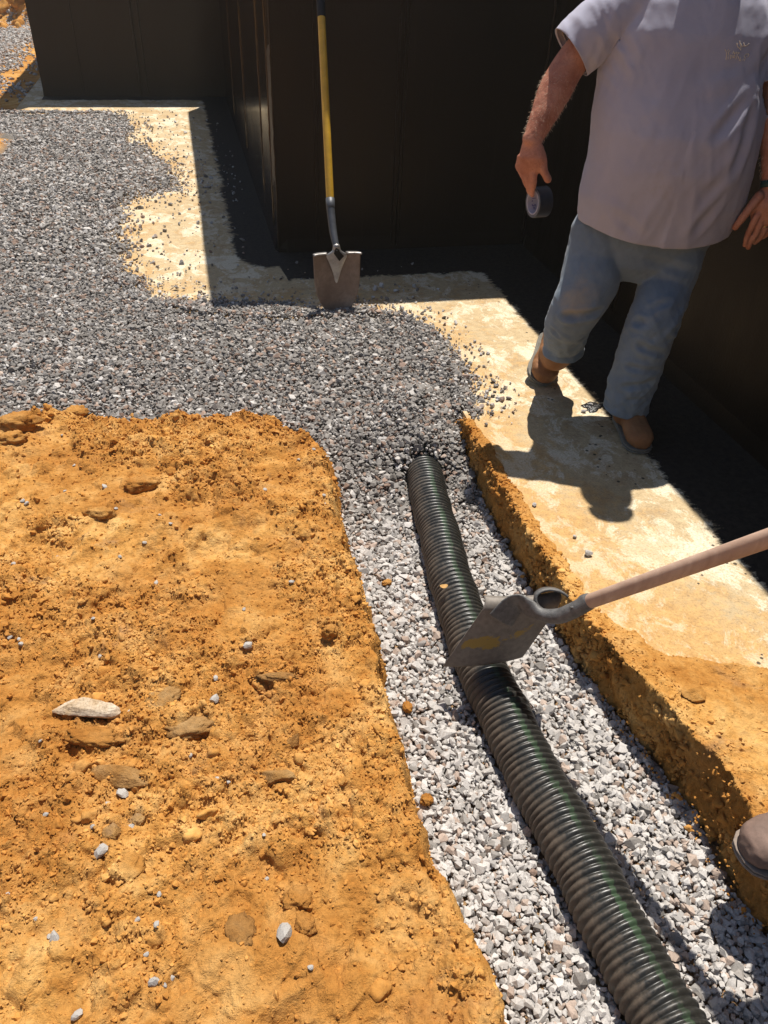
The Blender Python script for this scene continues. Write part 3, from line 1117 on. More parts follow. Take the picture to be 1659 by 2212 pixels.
# ================================================================ single stones and clods
def rough_lump(name, size, mat, seed, detail=3, amp=0.22, freq=2.2, blocky=0.0):
    bm = bmesh.new()
    bmesh.ops.create_icosphere(bm, subdivisions=detail, radius=1)
    V = np.array([v.co[:] for v in bm.verts])
    n = fbm(V, freq, 4, seed, .55)
    n2 = fbm(V + 5, freq * .7, 2, seed + 5)
    if blocky:
        rr = np.random.default_rng(seed)
        r_ = np.ones(len(V)) * 1.2
        for _ in range(9):
            d = rr.normal(size=3); d /= np.linalg.norm(d)
            dd = V @ d
            cut = rr.uniform(.62, .92)
            r_ = np.where(dd > 1e-3, np.minimum(r_, cut / np.maximum(dd, 1e-3)), r_)
        V2 = V * r_[:, None] * (1 + .3 * amp * n)[:, None]
    else:
        n3 = fbm(V + 9, freq * 2.6, 3, seed + 9, .6, ridge=True)
        lon = np.c_[np.arctan2(V[:, 1], V[:, 0]) * 1.0 + V[:, 2], V[:, 2] * 1.5 + V[:, 0]]
        n4 = lumps(lon, .38, seed, .8)
        V2 = V * (.9 + amp * n + amp * .9 * n2 + .14 * n3 + .22 * n4)[:, None]
        V2[:, 2] = np.minimum(V2[:, 2], .75 + .12 * n3)
    V2 = V2 * np.array(size)
    for v, c in zip(bm.verts, V2):
        v.co = c
    me = bpy.data.meshes.new(name)
    bm.to_mesh(me); bm.free()
    me.materials.append(mat)
    me.polygons.foreach_set('use_smooth', np.full(len(me.polygons), not blocky))
    me.polygons.foreach_set('use_smooth', np.full(len(me.polygons), False)) if blocky else None
    return me


def lump_mat(name, c1, c2, sc=30):
    m, t = start(name, .9, .2)
    t.color(t.mix(.8, t.ramp(t.noise(t.ob, sc, 5, .65), [(.3, c1), (.7, c2)]), t.ramp(t.noise(t.ob, sc * 8, 3, .7), [(.3, .5), (.55, 1.0)]), 'MULTIPLY'))
    t.bump(t.noise(t.ob, sc * 5, 5, .7), .6, .003)
    return m


M_white = lump_mat('pale_stone', (.36, .33, .30), (.60, .56, .51), 60)
def clod_mat(name, k):
    m, t = start(name, .95, .1)
    c, _m, _f = clay_color(t)
    t.color(t.mix(1.0, c, k, 'MULTIPLY'))
    h_ = t.math('ADD', t.noise(t.ob, 70, 6, .7), t.math('MULTIPLY', t.noise(t.ob, 260, 4, .7), .4))
    t.bump(h_, .8, .010)
    return m


M_clod = clod_mat('clay_clod', (.86, .82, .78))
M_clodb = clod_mat('brown_clod', (.68, .74, .95))
M_rockw = lump_mat('white_rock', (.42, .28, .15), (.60, .50, .38), 22)


def ground_z(x, y):
    return float(ground_h(np.array([x]), np.array([y]))[0][0])


CHIP = [rough_lump('stone', (1, .8, .62), M_white, 500 + k, 2, .2, 2.0, .5) for k in range(6)]
z4 = [(185, 325), (265, 398), (320, 535), (452, 630), (280, 646), (838, 318), (875, 318), (1290, 510), (1352, 428), (1355, 466), (1410, 495), (1145, 640), (1400, 670),
      (1403, 697), (690, 748), (737, 785), (625, 870), (520, 932), (55, 960), (248, 920), (672, 1037), (98, 687), (113, 700), (500, 722), (1258, 1040), (1070, 1292),
      (430, 1360), (40, 1262), (82, 1285), (90, 1306), (404, 1204), (933, 1456), (1055, 1155)]
z6 = [(928, 72), (556, 112), (170, 240), (822, 307), (530, 482), (466, 522), (405, 627), (567, 617), (883, 587), (926, 617), (1140, 658), (432, 722), (687, 910), (594, 1027),
      (236, 1098), (213, 1100), (157, 1024), (1228, 1090), (632, 1167), (668, 1293), (738, 1272), (710, 1300), (330, 1440), (1152, 846), (984, 415), (940, 416), (195, 565), (1343, 1228),
      (35, 912), (678, 1055)]
big = {('z4', 1070, 1292): .013, ('z4', 672, 1037): .011, ('z4', 452, 630): .013, ('z6', 928, 72): .014, ('z6', 432, 722): .015, ('z6', 1228, 1090): .019, ('z6', 530, 482): .014,
       ('z6', 236, 1098): .012, ('z6', 668, 1293): .011, ('z6', 330, 1440): .011}
uniq = {('z6', 1228, 1090): 'largest white stone chip on the clay, lying left of the round yellow clay lump',
        ('z6', 432, 722): 'long pinkish white stone chip standing on edge below two dark brown clods',
        ('z6', 928, 72): 'white stone chip on the clay right of the pale flat rock, beside a brown clod',
        ('z6', 530, 482): 'white stone chip just below the grey topped flat clod',
        ('z4', 1070, 1292): 'pale stone chip on the clay left of the upright orange clod near the bank edge'}
rnd = random.Random(3)
CHIPS = []
for zn, L_, oy_ in (('z4', z4, 737), ('z6', z6, 1474.5)):
    for (u_, v_) in L_:
        p = at(u_ / 2, oy_ + v_ / 2, 0.03)
        p = at(u_ / 2, oy_ + v_ / 2, ground_z(p[0], p[1]) + .004)
        o = bpy.data.objects.new('stone', CHIP[rnd.randrange(6)])
        col.objects.link(o)
        s = big.get((zn, u_, v_), rnd.uniform(.0048, .0072) if zn == 'z6' else rnd.uniform(.0055, .0088))
        o.location = (p[0], p[1], ground_z(p[0], p[1]) + s * .42)
        o.scale = (s, s, s)
        o.rotation_euler = (rnd.uniform(-.5, .5), rnd.uniform(-.5, .5), rnd.uniform(0, 6.28))
        CHIPS.append((o, u_ / 2, oy_ + v_ / 2, uniq.get((zn, u_, v_))))

for (X0, Y0, s, lb, m_) in ((1272, 1195, .014, 'pale square stone alone on the sunlit footing above the shovel handle', 0),
                            (1243, 1183 - 26, .008, 'tiny pale stone on the footing below the shadow of the head', 1),
                            (1276, 873, .014, 'white stone stuck in the black tar spot beside the heel of the man', 2),
                            (1262, 886, .011, 'grey stone next to the tar spot beside the heel of the man', 3),
                            (1155, 1088, .009, 'small pale stone on the footing near the edge of the trench', 4)):
    p = at(X0, Y0, 0.01)
    o = bpy.data.objects.new('stone', CHIP[m_])
    col.objects.link(o)
    o.location = (p[0], p[1], .003 + s * .45 + (.01 if p[0] < 1.0 else 0))
    o.scale = (s, s, s * .9)
    o.rotation_euler = (.3, .2, m_)
    tag(o, lb, 'stone')

CL = [  # px, py, half sizes (m), yaw, material, label, kind
    (180, 1532, (.080, .026, .026), -.28, M_rockw, 'long pale flat rock with a white top lying on the orange clay', 'rock', 1),
    (200, 1588, (.060, .024, .016), -.25, M_clod, 'orange slab of clay just below the pale flat rock', 'clay_clod', 0),
    (272, 1672, (.068, .024, .020), -.32, M_clodb, 'flat clod with a smooth grey brown top below the pale rock', 'clay_clod', 1),
    (588, 1672, (.045, .018, .014), -.30, M_clodb, 'flat brown clod with a pale patch on its upper edge', 'clay_clod', 1),
    (628, 1595, (.026, .013, .014), .45, M_clodb, 'small pointed brown clod above the clod with the pale patch', 'clay_clod', 1),
    (307, 1045, (.058, .030, .030), .32, M_clod, 'big orange clod casting a dark shadow on the upper part of the bank', 'clay_clod', 0),
    (212, 1105, (.050, .024, .024), -.35, M_clod, 'rounded orange clod below and left of the biggest clod', 'clay_clod', 0),
    (36, 912, (.070, .040, .040), .25, M_clod, 'large craggy orange clod at the left edge of the picture beside the gravel', 'clay_clod', 0),
    (22, 943, (.050, .035, .030), .1, M_clod, 'knobbly orange clod just below the large craggy one', 'clay_clod', 0),
    (160, 884, (.055, .035, .035), .1, M_clod, 'orange clod standing up at the top edge of the bank against the gravel', 'clay_clod', 0),
    (290, 893, (.022, .018, .018), .1, M_clod, 'small orange ball of clay on the gravel edge at the top of the bank', 'clay_clod', 0),
    (712, 1360, (.021, .016, .024), .3, M_clod, 'upright orange clod near the bank edge level with the shovel blade', 'clay_clod', 0),
    (598, 1461, (.047, .012, .012), -.12, M_clodb, 'long thin brown clod with a dark shadow under it', 'clay_clod', 0),
    (520, 2010, (.026, .036, .010), .1, M_clodb, 'broad brown clod near the bottom of the bank left of the largest white chip', 'clay_clod', 0),
    (660, 1997, (.019, .022, .018), .1, M_clod, 'round yellow clay lump beside the largest white chip', 'clay_clod', 0),
    (645, 1942, (.028, .024, .022), .1, M_clod, 'crumbly orange clod above the round yellow lump', 'clay_clod', 0),
    (235, 1792, (.019, .020, .020), .1, M_clodb, 'dark brown clod standing above the pinkish white chip', 'clay_clod', 0),
    (292, 1762, (.016, .017, .018), .6, M_clodb, 'dark brown pitted clod right of and above its neighbour in the middle of the bank', 'clay_clod', 0),
    (350, 1500, (.044, .032, .012), .5, M_clodb, 'wide flat brown clod right of the pale rock', 'clay_clod', 0),
    (400, 1572, (.060, .032, .022), -.1, M_clodb, 'rough brown clod between the pale rock and the pointed clod', 'clay_clod', 0),
    (275, 1865, (.030, .030, .010), .1, M_clod, 'broad orange clod with a rounded lower edge near the pinkish white chip', 'clay_clod', 0),
    (1502, 1496, (.035, .022, .012), -.1, M_clod, 'flat orange clod lying on the clay of the right bank', 'clay_clod', 1),
    (835, 1259, (.016, .012, .010), .1, M_clod, 'orange lump of clay fallen on the gravel left of the pipe', 'clay_clod', 0),
    (880, 1528, (.013, .018, .012), .1, M_clod, 'orange lump of clay on the gravel level with the shadow of the shovel', 'clay_clod', 0),
    (922, 1728, (.016, .014, .012), .1, M_clod, 'orange lump of clay on the gravel in the lower part of the trench', 'clay_clod', 0),
]
for k, (X0, Y0, sz, yw, m_, lb, nm, blk_) in enumerate(CL):
    on_g = 'gravel' in lb and ('fallen' in lb or 'on the gravel' in lb) and 'edge' not in lb
    z0 = -.135 if on_g else .03
    p = at(X0, Y0, z0)
    if not on_g:
        zg = ground_z(p[0], p[1]); p = at(X0, Y0, zg + .01); zg = ground_z(p[0], p[1])
    else:
        zg = z0
    me = rough_lump(nm, sz, m_, 700 + k * 7, 4, .26, 2.6, .6 if blk_ else 0)
    o = bpy.data.objects.new(nm, me)
    col.objects.link(o)
    o.location = (p[0], p[1], zg + sz[2] * (.35 if 'rock' in nm or 'edge' in lb else .05))
    o.rotation_euler = (rnd.uniform(-.1, .1), rnd.uniform(-.1, .1), yw)
    tag(o, lb, 'rock' if nm == 'rock' else 'clay clod')
# every chip is told apart by the clod or edge it lies next to
MARKS = [(180, 1532, 'the long pale flat rock'), (272, 1672, 'the flat grey brown clod'), (588, 1672, 'the clod with the pale patch'), (307, 1045, 'the biggest clod'),
         (212, 1105, 'the rounded clod'), (36, 912, 'the craggy edge clod'), (160, 884, 'the clod standing at the top edge'), (712, 1360, 'the upright clod near the bank edge'),
         (598, 1461, 'the long thin brown clod'), (520, 2010, 'the broad brown clod'), (660, 1997, 'the round yellow lump'), (235, 1792, 'the dark clod in the middle'), (350, 1500, 'the wide flat brown clod'),
         (400, 1572, 'the rough brown clod'), (275, 1865, 'the broad rounded clod'), (690, 960, 'the rounded corner of the bank'), (730, 1090, 'the bend of the bank edge'), (430, 890, 'the middle of the bank top edge'),
         (0, 1380, 'the left picture edge'), (560, 1240, 'the middle of the upper bank'), (20, 2190, 'the bottom left corner'), (500, 2190, 'the middle of the bottom edge')]
seen_ = {}
for o, X0, Y0, own in CHIPS:
    if own:
        lab = own
    else:
        m_ = min(MARKS, key=lambda q: (q[0] - X0) ** 2 + (q[1] - Y0) ** 2)
        dx, dy = X0 - m_[0], Y0 - m_[1]
        dist = math.hypot(dx, dy)
        h_ = 'left' if dx < 0 else 'right'
        v__ = 'above' if dy < 0 else 'below'
        if abs(dy) > 2.2 * abs(dx): dr_ = v__
        elif abs(dx) > 2.2 * abs(dy): dr_ = h_ + ' of'
        else: dr_ = v__ + ' and ' + h_ + ' of'
        base_l = ('white' if o.scale[0] > .008 else 'tiny white') + ' chip ' + dr_ + ' ' + m_[2]
        seen_.setdefault(base_l, []).append((dist, o))
        lab = None
    tag(o, lab, 'stone', 'white stone chips on the clay')
for base_l, lst in seen_.items():
    lst.sort(key=lambda q: q[0])
    ords = ['nearest to it', 'second nearest', 'third nearest', 'fourth nearest', 'fifth nearest', 'sixth nearest']
    for k_, (_, o) in enumerate(lst):
        o['label'] = base_l if len(lst) == 1 else base_l + ', ' + ords[min(k_, 5)]
# tar spot on the footing
p = at(1278, 880, 0)
mb = MB()
n_ = 40
ring = lambda r_, z: [p + np.array([cos(2 * pi * k / n_) * r_ * (1 + .3 * sin(3 * 2 * pi * k / n_ + 1) + .12 * sin(11 * 2 * pi * k / n_)),
                                    sin(2 * pi * k / n_) * r_ * (1 + .25 * sin(2 * 2 * pi * k / n_)), z]) for k in range(n_)]
vs = ring(.040, .001) + ring(.034, .0065) + [p + np.array([0, 0, .008])]
fs_ = [(k, (k + 1) % n_, n_ + (k + 1) % n_, n_ + k) for k in range(n_)] + [(n_ + k, n_ + (k + 1) % n_, 2 * n_) for k in range(n_)]
mb.add(vs, fs_)
M_tar = simple('wet_tar', (.012, .010, .010), .22, .3, 40, .6, bump=.8, bd=.004)
tag(mb.build('tar_spot', M_tar), 'small shiny black tar spot on the footing beside the heel of the man', 'tar')

# ================================================================ corrugated pipe
M_pipe, t = start('black_pipe', .32, .5)
ph = t.attr('phase').outputs['Fac']
an = t.attr('ang').outputs['Fac']
dn = t.noise(t.wp, 22, 6, .7)
dn2 = t.noise(t.wp, 130, 4, .7)
base_ = t.ramp(dn2, [(.3, (.012, .013, .012)), (.7, (.028, .028, .025))])
# dust lies on the flank towards the bank, hardly any in the dark grooves
flank = t.ramp(t.math('ADD', t.math('MULTIPLY', an, .5), .5), [(.45, 0.0), (.68, .22), (.95, .62)])
dm = t.math('ADD', flank, t.math('MULTIPLY', t.math('SUBTRACT', dn, .5), 1.3))
dm = t.math('ADD', dm, t.math('MULTIPLY', t.math('SUBTRACT', dn2, .5), .9))
dm = t.math('SUBTRACT', dm, t.math('MULTIPLY', ph, .45))
dmr = t.ramp(dm, [(.05, .03), (.75, .72)])
c = t.mix(dmr, base_, (.135, .10, .070))
# green line moulded along the top
ws = t.math('ADD', an, t.math('MULTIPLY', t.math('SUBTRACT', t.noise(t.wp, 45, 3, .6), .5), .35))
gm = t.math('LESS_THAN', t.math('ABSOLUTE', t.math('SUBTRACT', ws, -.13)), .12)
gm = t.math('MULTIPLY', gm, t.math('SUBTRACT', 1.0, t.math('MULTIPLY', dmr, 1.2, clamp=True)))
gm = t.math('MULTIPLY', gm, t.ramp(t.noise(t.wp, 14, 4, .7), [(.38, .1), (.6, 1.0)]))
c = t.mix(t.math('MULTIPLY', gm, .5), c, (.06, .115, .055))
t.color(c)
t.rough(t.ramp(dmr, [(0, .33), (.5, .75)]))
t.bump(dn2, .15, .002)

pitch = .0175
# resample the path evenly
seglen = np.r_[0, np.cumsum(np.linalg.norm(np.diff(PIPE, axis=0), axis=1))]
per = 10
ns = int(seglen[-1] / pitch * per)
ss = np.linspace(0, seglen[-1], ns)
# smooth interpolation
Pp = np.stack([np.interp(ss, seglen, PIPE[:, k]) for k in range(3)], 1)
kern = np.hanning(2 * int(.16 / pitch * per) + 1); kern /= kern.sum()
padn = len(kern) // 2
Pp = np.stack([np.convolve(np.r_[2 * Pp[0, k] - Pp[1:padn + 1, k][::-1], Pp[:, k], 2 * Pp[-1, k] - Pp[-padn - 1:-1, k][::-1]], kern, 'valid') for k in range(3)], 1)
Pp[:, 0] += .0022 * np.sin(ss * 17) + .0015 * np.sin(ss * 41)
Pp[:, 2] += .0015 * np.sin(ss * 13 + 1)
T = np.gradient(Pp, axis=0); T /= np.linalg.norm(T, axis=1)[:, None]
NS = 56
th = np.linspace(0, 2 * pi, NS, endpoint=False)
phs = (ss / pitch) % 1.0
prof = np.clip(np.abs(np.cos(pi * phs)), 0, 1) ** .75      # broad round ridges, narrow grooves
rad = PR - .0080 * (1 - prof)
rad = rad + .0006 * np.interp(ss, np.arange(0, seglen[-1] + pitch, pitch), RNG.normal(size=len(np.arange(0, seglen[-1] + pitch, pitch))))
side_ = np.cross(T, Z); side_ /= np.linalg.norm(side_, axis=1)[:, None]
upv = np.cross(side_, T)
V = Pp[:, None, :] + rad[:, None, None] * (np.sin(th)[None, :, None] * side_[:, None, :] + np.cos(th)[None, :, None] * upv[:, None, :])
# rings lean a little
lean = .004 * np.sin(ss * 5)[:, None]
V = V + (np.cos(th)[None, :] * lean)[:, :, None] * T[:, None, :]
ang = np.where(th > pi, th - 2 * pi, th)
ii = np.arange(ns * NS).reshape(ns, NS)
Fq = np.stack([ii[:-1, :], ii[1:, :], np.roll(ii[1:, :], -1, 1), np.roll(ii[:-1, :], -1, 1)], -1).reshape(-1, 4)
pipe = empty('corrugated_pipe', (0.65, 1.31, -.18))
tag(pipe, 'black corrugated drain pipe with a green line lying in the gravel of the trench', 'pipe')
pb = np_mesh('pipe_wall', V.reshape(-1, 3), Fq, M_pipe, pipe, smooth=True,
             attrs={'phase': np.repeat(1 - prof, NS), 'ang': np.tile(ang, ns)})

# dry leaf on the pipe
M_leaf = simple('dry_leaf', (.42, .24, .08), .7, .3, 60, .3)
lp = at(958, 1272, -.03)
mb = MB()
lv = []
for k in range(9):
    s_ = k / 8 - .5
    w_ = .0085 * (1 - (2 * s_) ** 2) ** .6 + .0004
    for q in (-1, 0, 1):
        lv.append(lp + np.array([s_ * .026, q * w_, .006 + abs(q) * .004 + .010 * s_ * s_ * 4 * .4]))
mb.add(lv, [(k * 3 + j, k * 3 + j + 1, k * 3 + j + 4, k * 3 + j + 3) for k in range(8) for j in (0, 1)])
lf = mb.build('dry_leaf', M_leaf)
so_ = lf.modifiers.new('s', 'SOLIDIFY'); so_.thickness = .0006
tag(lf, 'small curled dry leaf resting on top of the black pipe', 'leaf')

# ================================================================ round-point shovel leaning on the wall
M_steel, t = start('worn_steel', .55, .4)
n = t.noise(t.ob, 9, 6, .7, .3)
t.color(t.mix(t.ramp(t.noise(t.ob, 50, 4, .6), [(.4, 0.0), (.7, .5)]), t.ramp(n, [(.35, (.19, .125, .085)), (.55, (.25, .175, .125)), (.75, (.34, .26, .20))]), (.15, .10, .07)))
t.b.inputs['Metallic'].default_value = .25
t.bump(t.noise(t.ob, 140, 3), .2, .001)
M_steelp = simple('polished_steel', (.34, .32, .30), .38, .3, 30, .5, metal=.6, bump=.15)
M_socket = simple('grey_socket', (.075, .08, .09), .5, .3, 25, .5, metal=.3, bump=.2)
M_yellow = simple('yellow_fibreglass', (.62, .36, .03), .38, .16, 18, .5, bump=.1)
M_grip = simple('black_grip', (.012, .012, .015), .6, .2, 20, .3)

TIP = at(728, 672, 0.0)
sh = empty('round_shovel', TIP)
tag(sh, 'round point shovel with a yellow handle leaning upright against the dark wall', 'shovel')


def on_lean(x, y, k=.42, y0=None):
    """point on the shovel's leaning plane Y = Y_tip + k z"""
    q = ray(x, y)
    y0 = TIP[1] if y0 is None else y0
    # CAM + q s : Y = y0 + k z
    s = (y0 + k * CAM[2] - CAM[1]) / (q[1] - k * q[2])
    return CAM + q * s


Btop = on_lean(726, 546, .13)
YH = Btop[1] - .60 * Btop[2]
H0 = on_lean(713, 428, .60, YH)      # socket top
H1 = on_lean(694, 33, .60, YH)       # grip starts
Ld = (H1 - H0) / np.linalg.norm(H1 - H0)
Bd = (Btop - TIP) / np.linalg.norm(Btop - TIP)
BL = np.linalg.norm(Btop - TIP)
Wv = np.array([1.0, 0.06, 0]); Wv -= Bd * (Wv @ Bd); Wv /= np.linalg.norm(Wv)
Nv = np.cross(Wv, Bd)
if Nv[1] > 0: Nv = -Nv       # towards the camera
hw_ = .118
mb = MB()
NU, NVv = 33, 30
vs = []
for j in range(NVv):
    t_ = -.13 + 1.13 * j / (NVv - 1)
    for i in range(NU):
        s_ = 2 * i / (NU - 1) - 1
        w_ = hw_ * float(np.interp(t_, [-.13, -.10, -.06, 0, .07, .13, .20, .28, .36, .45, .55, .7, 1], [.02, .16, .29, .43, .575, .68, .77, .85, .905, .945, .970, .985, 1]))
        top_ = 1.0
        a_ = abs(s_)
        if a_ < .40:
            top_ = 1 - .06 * max(0, sin(pi * min(1, max(0, (a_ - .08) / .32)))) ** .7
        tt = t_ * top_
        dish = .024 * (s_ * s_ - .35) * (.4 + .6 * max(t_, 0)) + .016 * max(0, 1 - t_) ** 2
        ridge = .0 * max(0, 1 - a_ / (.34 * max(.02, (t_ - .36) / .64))) if t_ > .38 else 0
        p = TIP + Bd * (BL * tt) + Wv * (w_ * s_) + Nv * (dish + ridge)
        if j == NVv - 1 and a_ > .41:
            p = p + Nv * .0
        vs.append(p)
fc = [(j * NU + i, j * NU + i + 1, (j + 1) * NU + i + 1, (j + 1) * NU + i) for j in range(NVv - 1) for i in range(NU - 1)]
mb.add(vs, fc)
# folded foot rests
bl = mb.build('blade', M_steel, sh)
so_ = bl.modifiers.new('s', 'SOLIDIFY'); so_.thickness = .0022
for sg in (-1, 1):
    mb = MB()
    rings = []
    for k in range(10):
        s_ = sg * (.42 + .58 * k / 9)
        c_ = TIP + Bd * BL + Wv * (hw_ * s_) + Nv * (.024 * (s_ * s_ - .35) + .010)
        rings.append((c_ + Bd * (.001 - .002 * max(0, abs(s_) - .85) / .15) + Nv * .004, Nv, Bd, .0165, .0052, 3.0))
    mb.loft(rings, 14)
    mb.build('foot_rest', M_steelp, sh)
mb = MB()
fr0 = TIP + Bd * (BL * .44) - Nv * .004
fr1 = TIP + Bd * (BL * .70) + Nv * .003
fr2 = TIP + Bd * (BL * .97) + Nv * .006
neck = on_lean(719, 500, .60, YH) + Nv * .006
mb.tube([fr2 + Bd * .010, fr2 + Bd * .034, neck, on_lean(714.5, 455, .60, YH), H0 - Ld * .025], [(.026, .012), (.0165, .015), .0180, .0195, .0195], hint=Nv, n=20, sub=6)
mb.tube([H0 - Ld * .045, H0 - Ld * .04, H0], [.0200, .0212, .0212], n=20, ends=False, sub=1)
sock = mb.build('socket', M_socket, sh)
mb = MB()
mb.tube([fr0, fr1 + Nv * .003, TIP + Bd * (BL * .86) + Nv * .011, fr2 + Nv * .006, fr2 + Bd * .020 + Nv * .004, fr2 + Bd * .040 + Nv * .004], [(.002, .002), (.022, .005), (.040, .006), (.052, .005), (.0240, .010), (.0178, .0135)], hint=Nv, n=22, sub=6)
mb.build('frog', M_steelp, sh)
mb = MB()
gp = [on_lean(x_, y_, .13) + Nv * .0225 for x_, y_ in ((723.5, 529), (721.5, 540), (719, 546), (731, 562), (741, 551), (733, 543), (727, 535))]
gq = [p_ - Nv * .016 for p_ in gp]
mb.add(gp + gq, [tuple(range(7)), tuple(range(13, 6, -1))] + [(k, (k + 1) % 7, 7 + (k + 1) % 7, 7 + k) for k in range(7)])
mb.build('gap_shade_plate', simple('painted_gap_shade', (.02, .016, .013), .9, .2, 30, .1), sh, smooth=False)  # raised dark plate, its colour stands in for shade inside the socket opening
mb = MB()
mb.tube([H0 - Ld * .01, H1], [.0188, .0182], n=24)
mb.build('handle', M_yellow, sh)
mb = MB()
mb.tube([H1, H1 + Ld * .26], [.0205, .0205], n=24)
mb.build('grip', M_grip, sh)

# ================================================================ square-mouth shovel held over the pipe
M_blade2, t = start('scratched_blade', .6, .35)
n = t.noise(t.ob, 26, 8, .75, .6)
n2 = t.noise(t.ob, 70, 4, .6)
gy_ = t.ramp(n2, [(.3, (.14, .12, .10)), (.7, (.22, .19, .16))])
pm_ = t.attr('paint').outputs['Fac']
pmm = t.ramp(t.math('ADD', pm_, t.math('MULTIPLY', t.math('SUBTRACT', n, .5), 1.5)), [(.66, 0.0), (.69, 1.0)])
t.color(t.mix(pmm, gy_, (.30, .20, .05)))
t.b.inputs['Metallic'].default_value = .15
t.bump(n2, .2, .001)
M_neck = simple('forged_neck', (.13, .125, .12), .55, .35, 60, .4, metal=.25, bump=.5, bd=.002)
M_wood, t = start('bare_wood', .65, .3)
wv = t.noise(t.scale(t.ob, (60, 18, 8)), 1.0, 5, .6, .4)
t.color(t.ramp(wv, [(.3, (.36, .235, .17)), (.55, (.45, .31, .23)), (.75, (.55, .40, .30))]))
t.bump(wv, .15, .001)

bl0, br0 = at(957, 1440, -.028), at(1129, 1420, -.028)
tl0, tr0 = at(1056, 1298, .200), at(1222, 1288, .200)
hs = empty('square_shovel', (bl0 + br0) / 2)
tag(hs, 'square mouth shovel with a bare wooden handle held down onto the black pipe', 'shovel')
wv_ = (br0 - bl0); wv_ /= np.linalg.norm(wv_)
tn_ = np.cross(wv_, (tl0 - bl0)); tn_ /= np.linalg.norm(tn_)
if tn_[1] > 0: tn_ = -tn_       # towards the camera
NU, NVv = 40, 40
vs, pa = [], []
upd_ = (tl0 - bl0) / np.linalg.norm(tl0 - bl0)
for j in range(NVv):
    t_ = j / (NVv - 1)
    for i in range(NU):
        s_ = i / (NU - 1)
        p = (bl0 * (1 - s_) + br0 * s_) * (1 - t_) + (tl0 * (1 - s_) + tr0 * s_) * t_
        e = 2 * s_ - 1
        p = p + tn_ * (.012 * (1 - e * e))
        # top rolls away from the camera
        if t_ > .86:
            a_ = (t_ - .86) / .14
            upd = (tl0 - bl0) / np.linalg.norm(tl0 - bl0)
            L_ = np.linalg.norm(tl0 - bl0) * .14
            p = p - upd * L_ * a_ + upd * L_ * .75 * sin(a_ * pi / 2) - tn_ * L_ * .9 * (1 - cos(a_ * pi / 2))
        vs.append(p)
        pa.append(.75 * math.exp(-((t_ - (.26 + .34 * s_ + .08 * sin(9 * s_))) / .20) ** 2) * (1 if .05 < s_ < .82 else .2))
fc = [(j * NU + i, j * NU + i + 1, (j + 1) * NU + i + 1, (j + 1) * NU + i) for j in range(NVv - 1) for i in range(NU - 1)]
ob = np_mesh('blade', vs, fc, M_blade2, hs, smooth=True, attrs={'paint': np.array(pa)})
so_ = ob.modifiers.new('s', 'SOLIDIFY'); so_.thickness = .0026
S0 = LP(1268, 1299, 1.0)


def axis_pt(x, y, depth):
    return CAM + ray(x, y) * depth


tc = (tl0 + tr0) / 2
n0 = axis_pt(1082, 1340, 1.965)
n1 = axis_pt(1112, 1304, 1.955)
n1b = axis_pt(1138, 1309, 1.94)
n2_ = axis_pt(1168, 1327, 1.92)
n3 = axis_pt(1205, 1331, 1.895)
n4 = axis_pt(1240, 1318, 1.865)
n5 = axis_pt(1268, 1301, 1.845)
n6 = axis_pt(1659, 1163, 1.43)
hd_ = (n6 - n5) / np.linalg.norm(n6 - n5)
mb = MB()
mb.tube([n0, n1, n1b, n2_, n3, n4, n5 + hd_ * .005], [(.045, .004), (.036, .006), (.027, .010), (.0185, .0155), .0195, .0200, .0205], hint=tn_, n=20, sub=8)
mb.tube([n5 - hd_ * .012, n5 + hd_ * .006], [.0212, .0212], n=24, ends=False)
# rivet
rv_ = axis_pt(1233, 1312, 1.845)
mb.tube([rv_, rv_ - _fw * .004], [.003, .0028], n=8)
neckp = mb.build('socket', M_neck, hs)
remesh(neckp, .0018, 4)
# rolled foot rest seen end on at the far shoulder
mb = MB()
cpt = [(1180, 1322), (1165, 1312), (1157, 1299), (1159, 1286), (1171, 1277), (1187, 1274), (1204, 1276), (1218, 1282), (1228, 1290)]
rings = []
arc = [axis_pt(x, y, 1.945) for x, y in cpt]
ax_ = _fw * .9 + _r * .10
ax_ /= np.linalg.norm(ax_)
# sheet band: extrude the arc along its axis
arc2 = []
for i in range(len(arc) - 1):
    for k in range(4):
        arc2.append(arc[i] * (1 - k / 4) + arc[i + 1] * k / 4)
arc2.append(arc[-1])
arc2 = np.array(arc2)
for _ in range(3):
    arc2[1:-1] = (arc2[:-2] + 2 * arc2[1:-1] + arc2[2:]) / 4
vs = []
for q in arc2:
    vs += [q, q + ax_ * .055]
mb.add(vs, [(2 * i, 2 * i + 1, 2 * i + 3, 2 * i + 2) for i in range(len(arc2) - 1)])
fr_ = mb.build('foot_rest', M_neck, hs)
so_ = fr_.modifiers.new('s', 'SOLIDIFY'); so_.thickness = .0065; so_.offset = 0
mb = MB()
mb.tube([n5 - hd_ * .01, n5 + hd_ * .7, n5 + hd_ * 1.16], [.0178, .0186, .0180], n=28, sub=8)
hdl = mb.build('handle', M_wood, hs)
print('handle end', n5 + hd_ * 1.16)

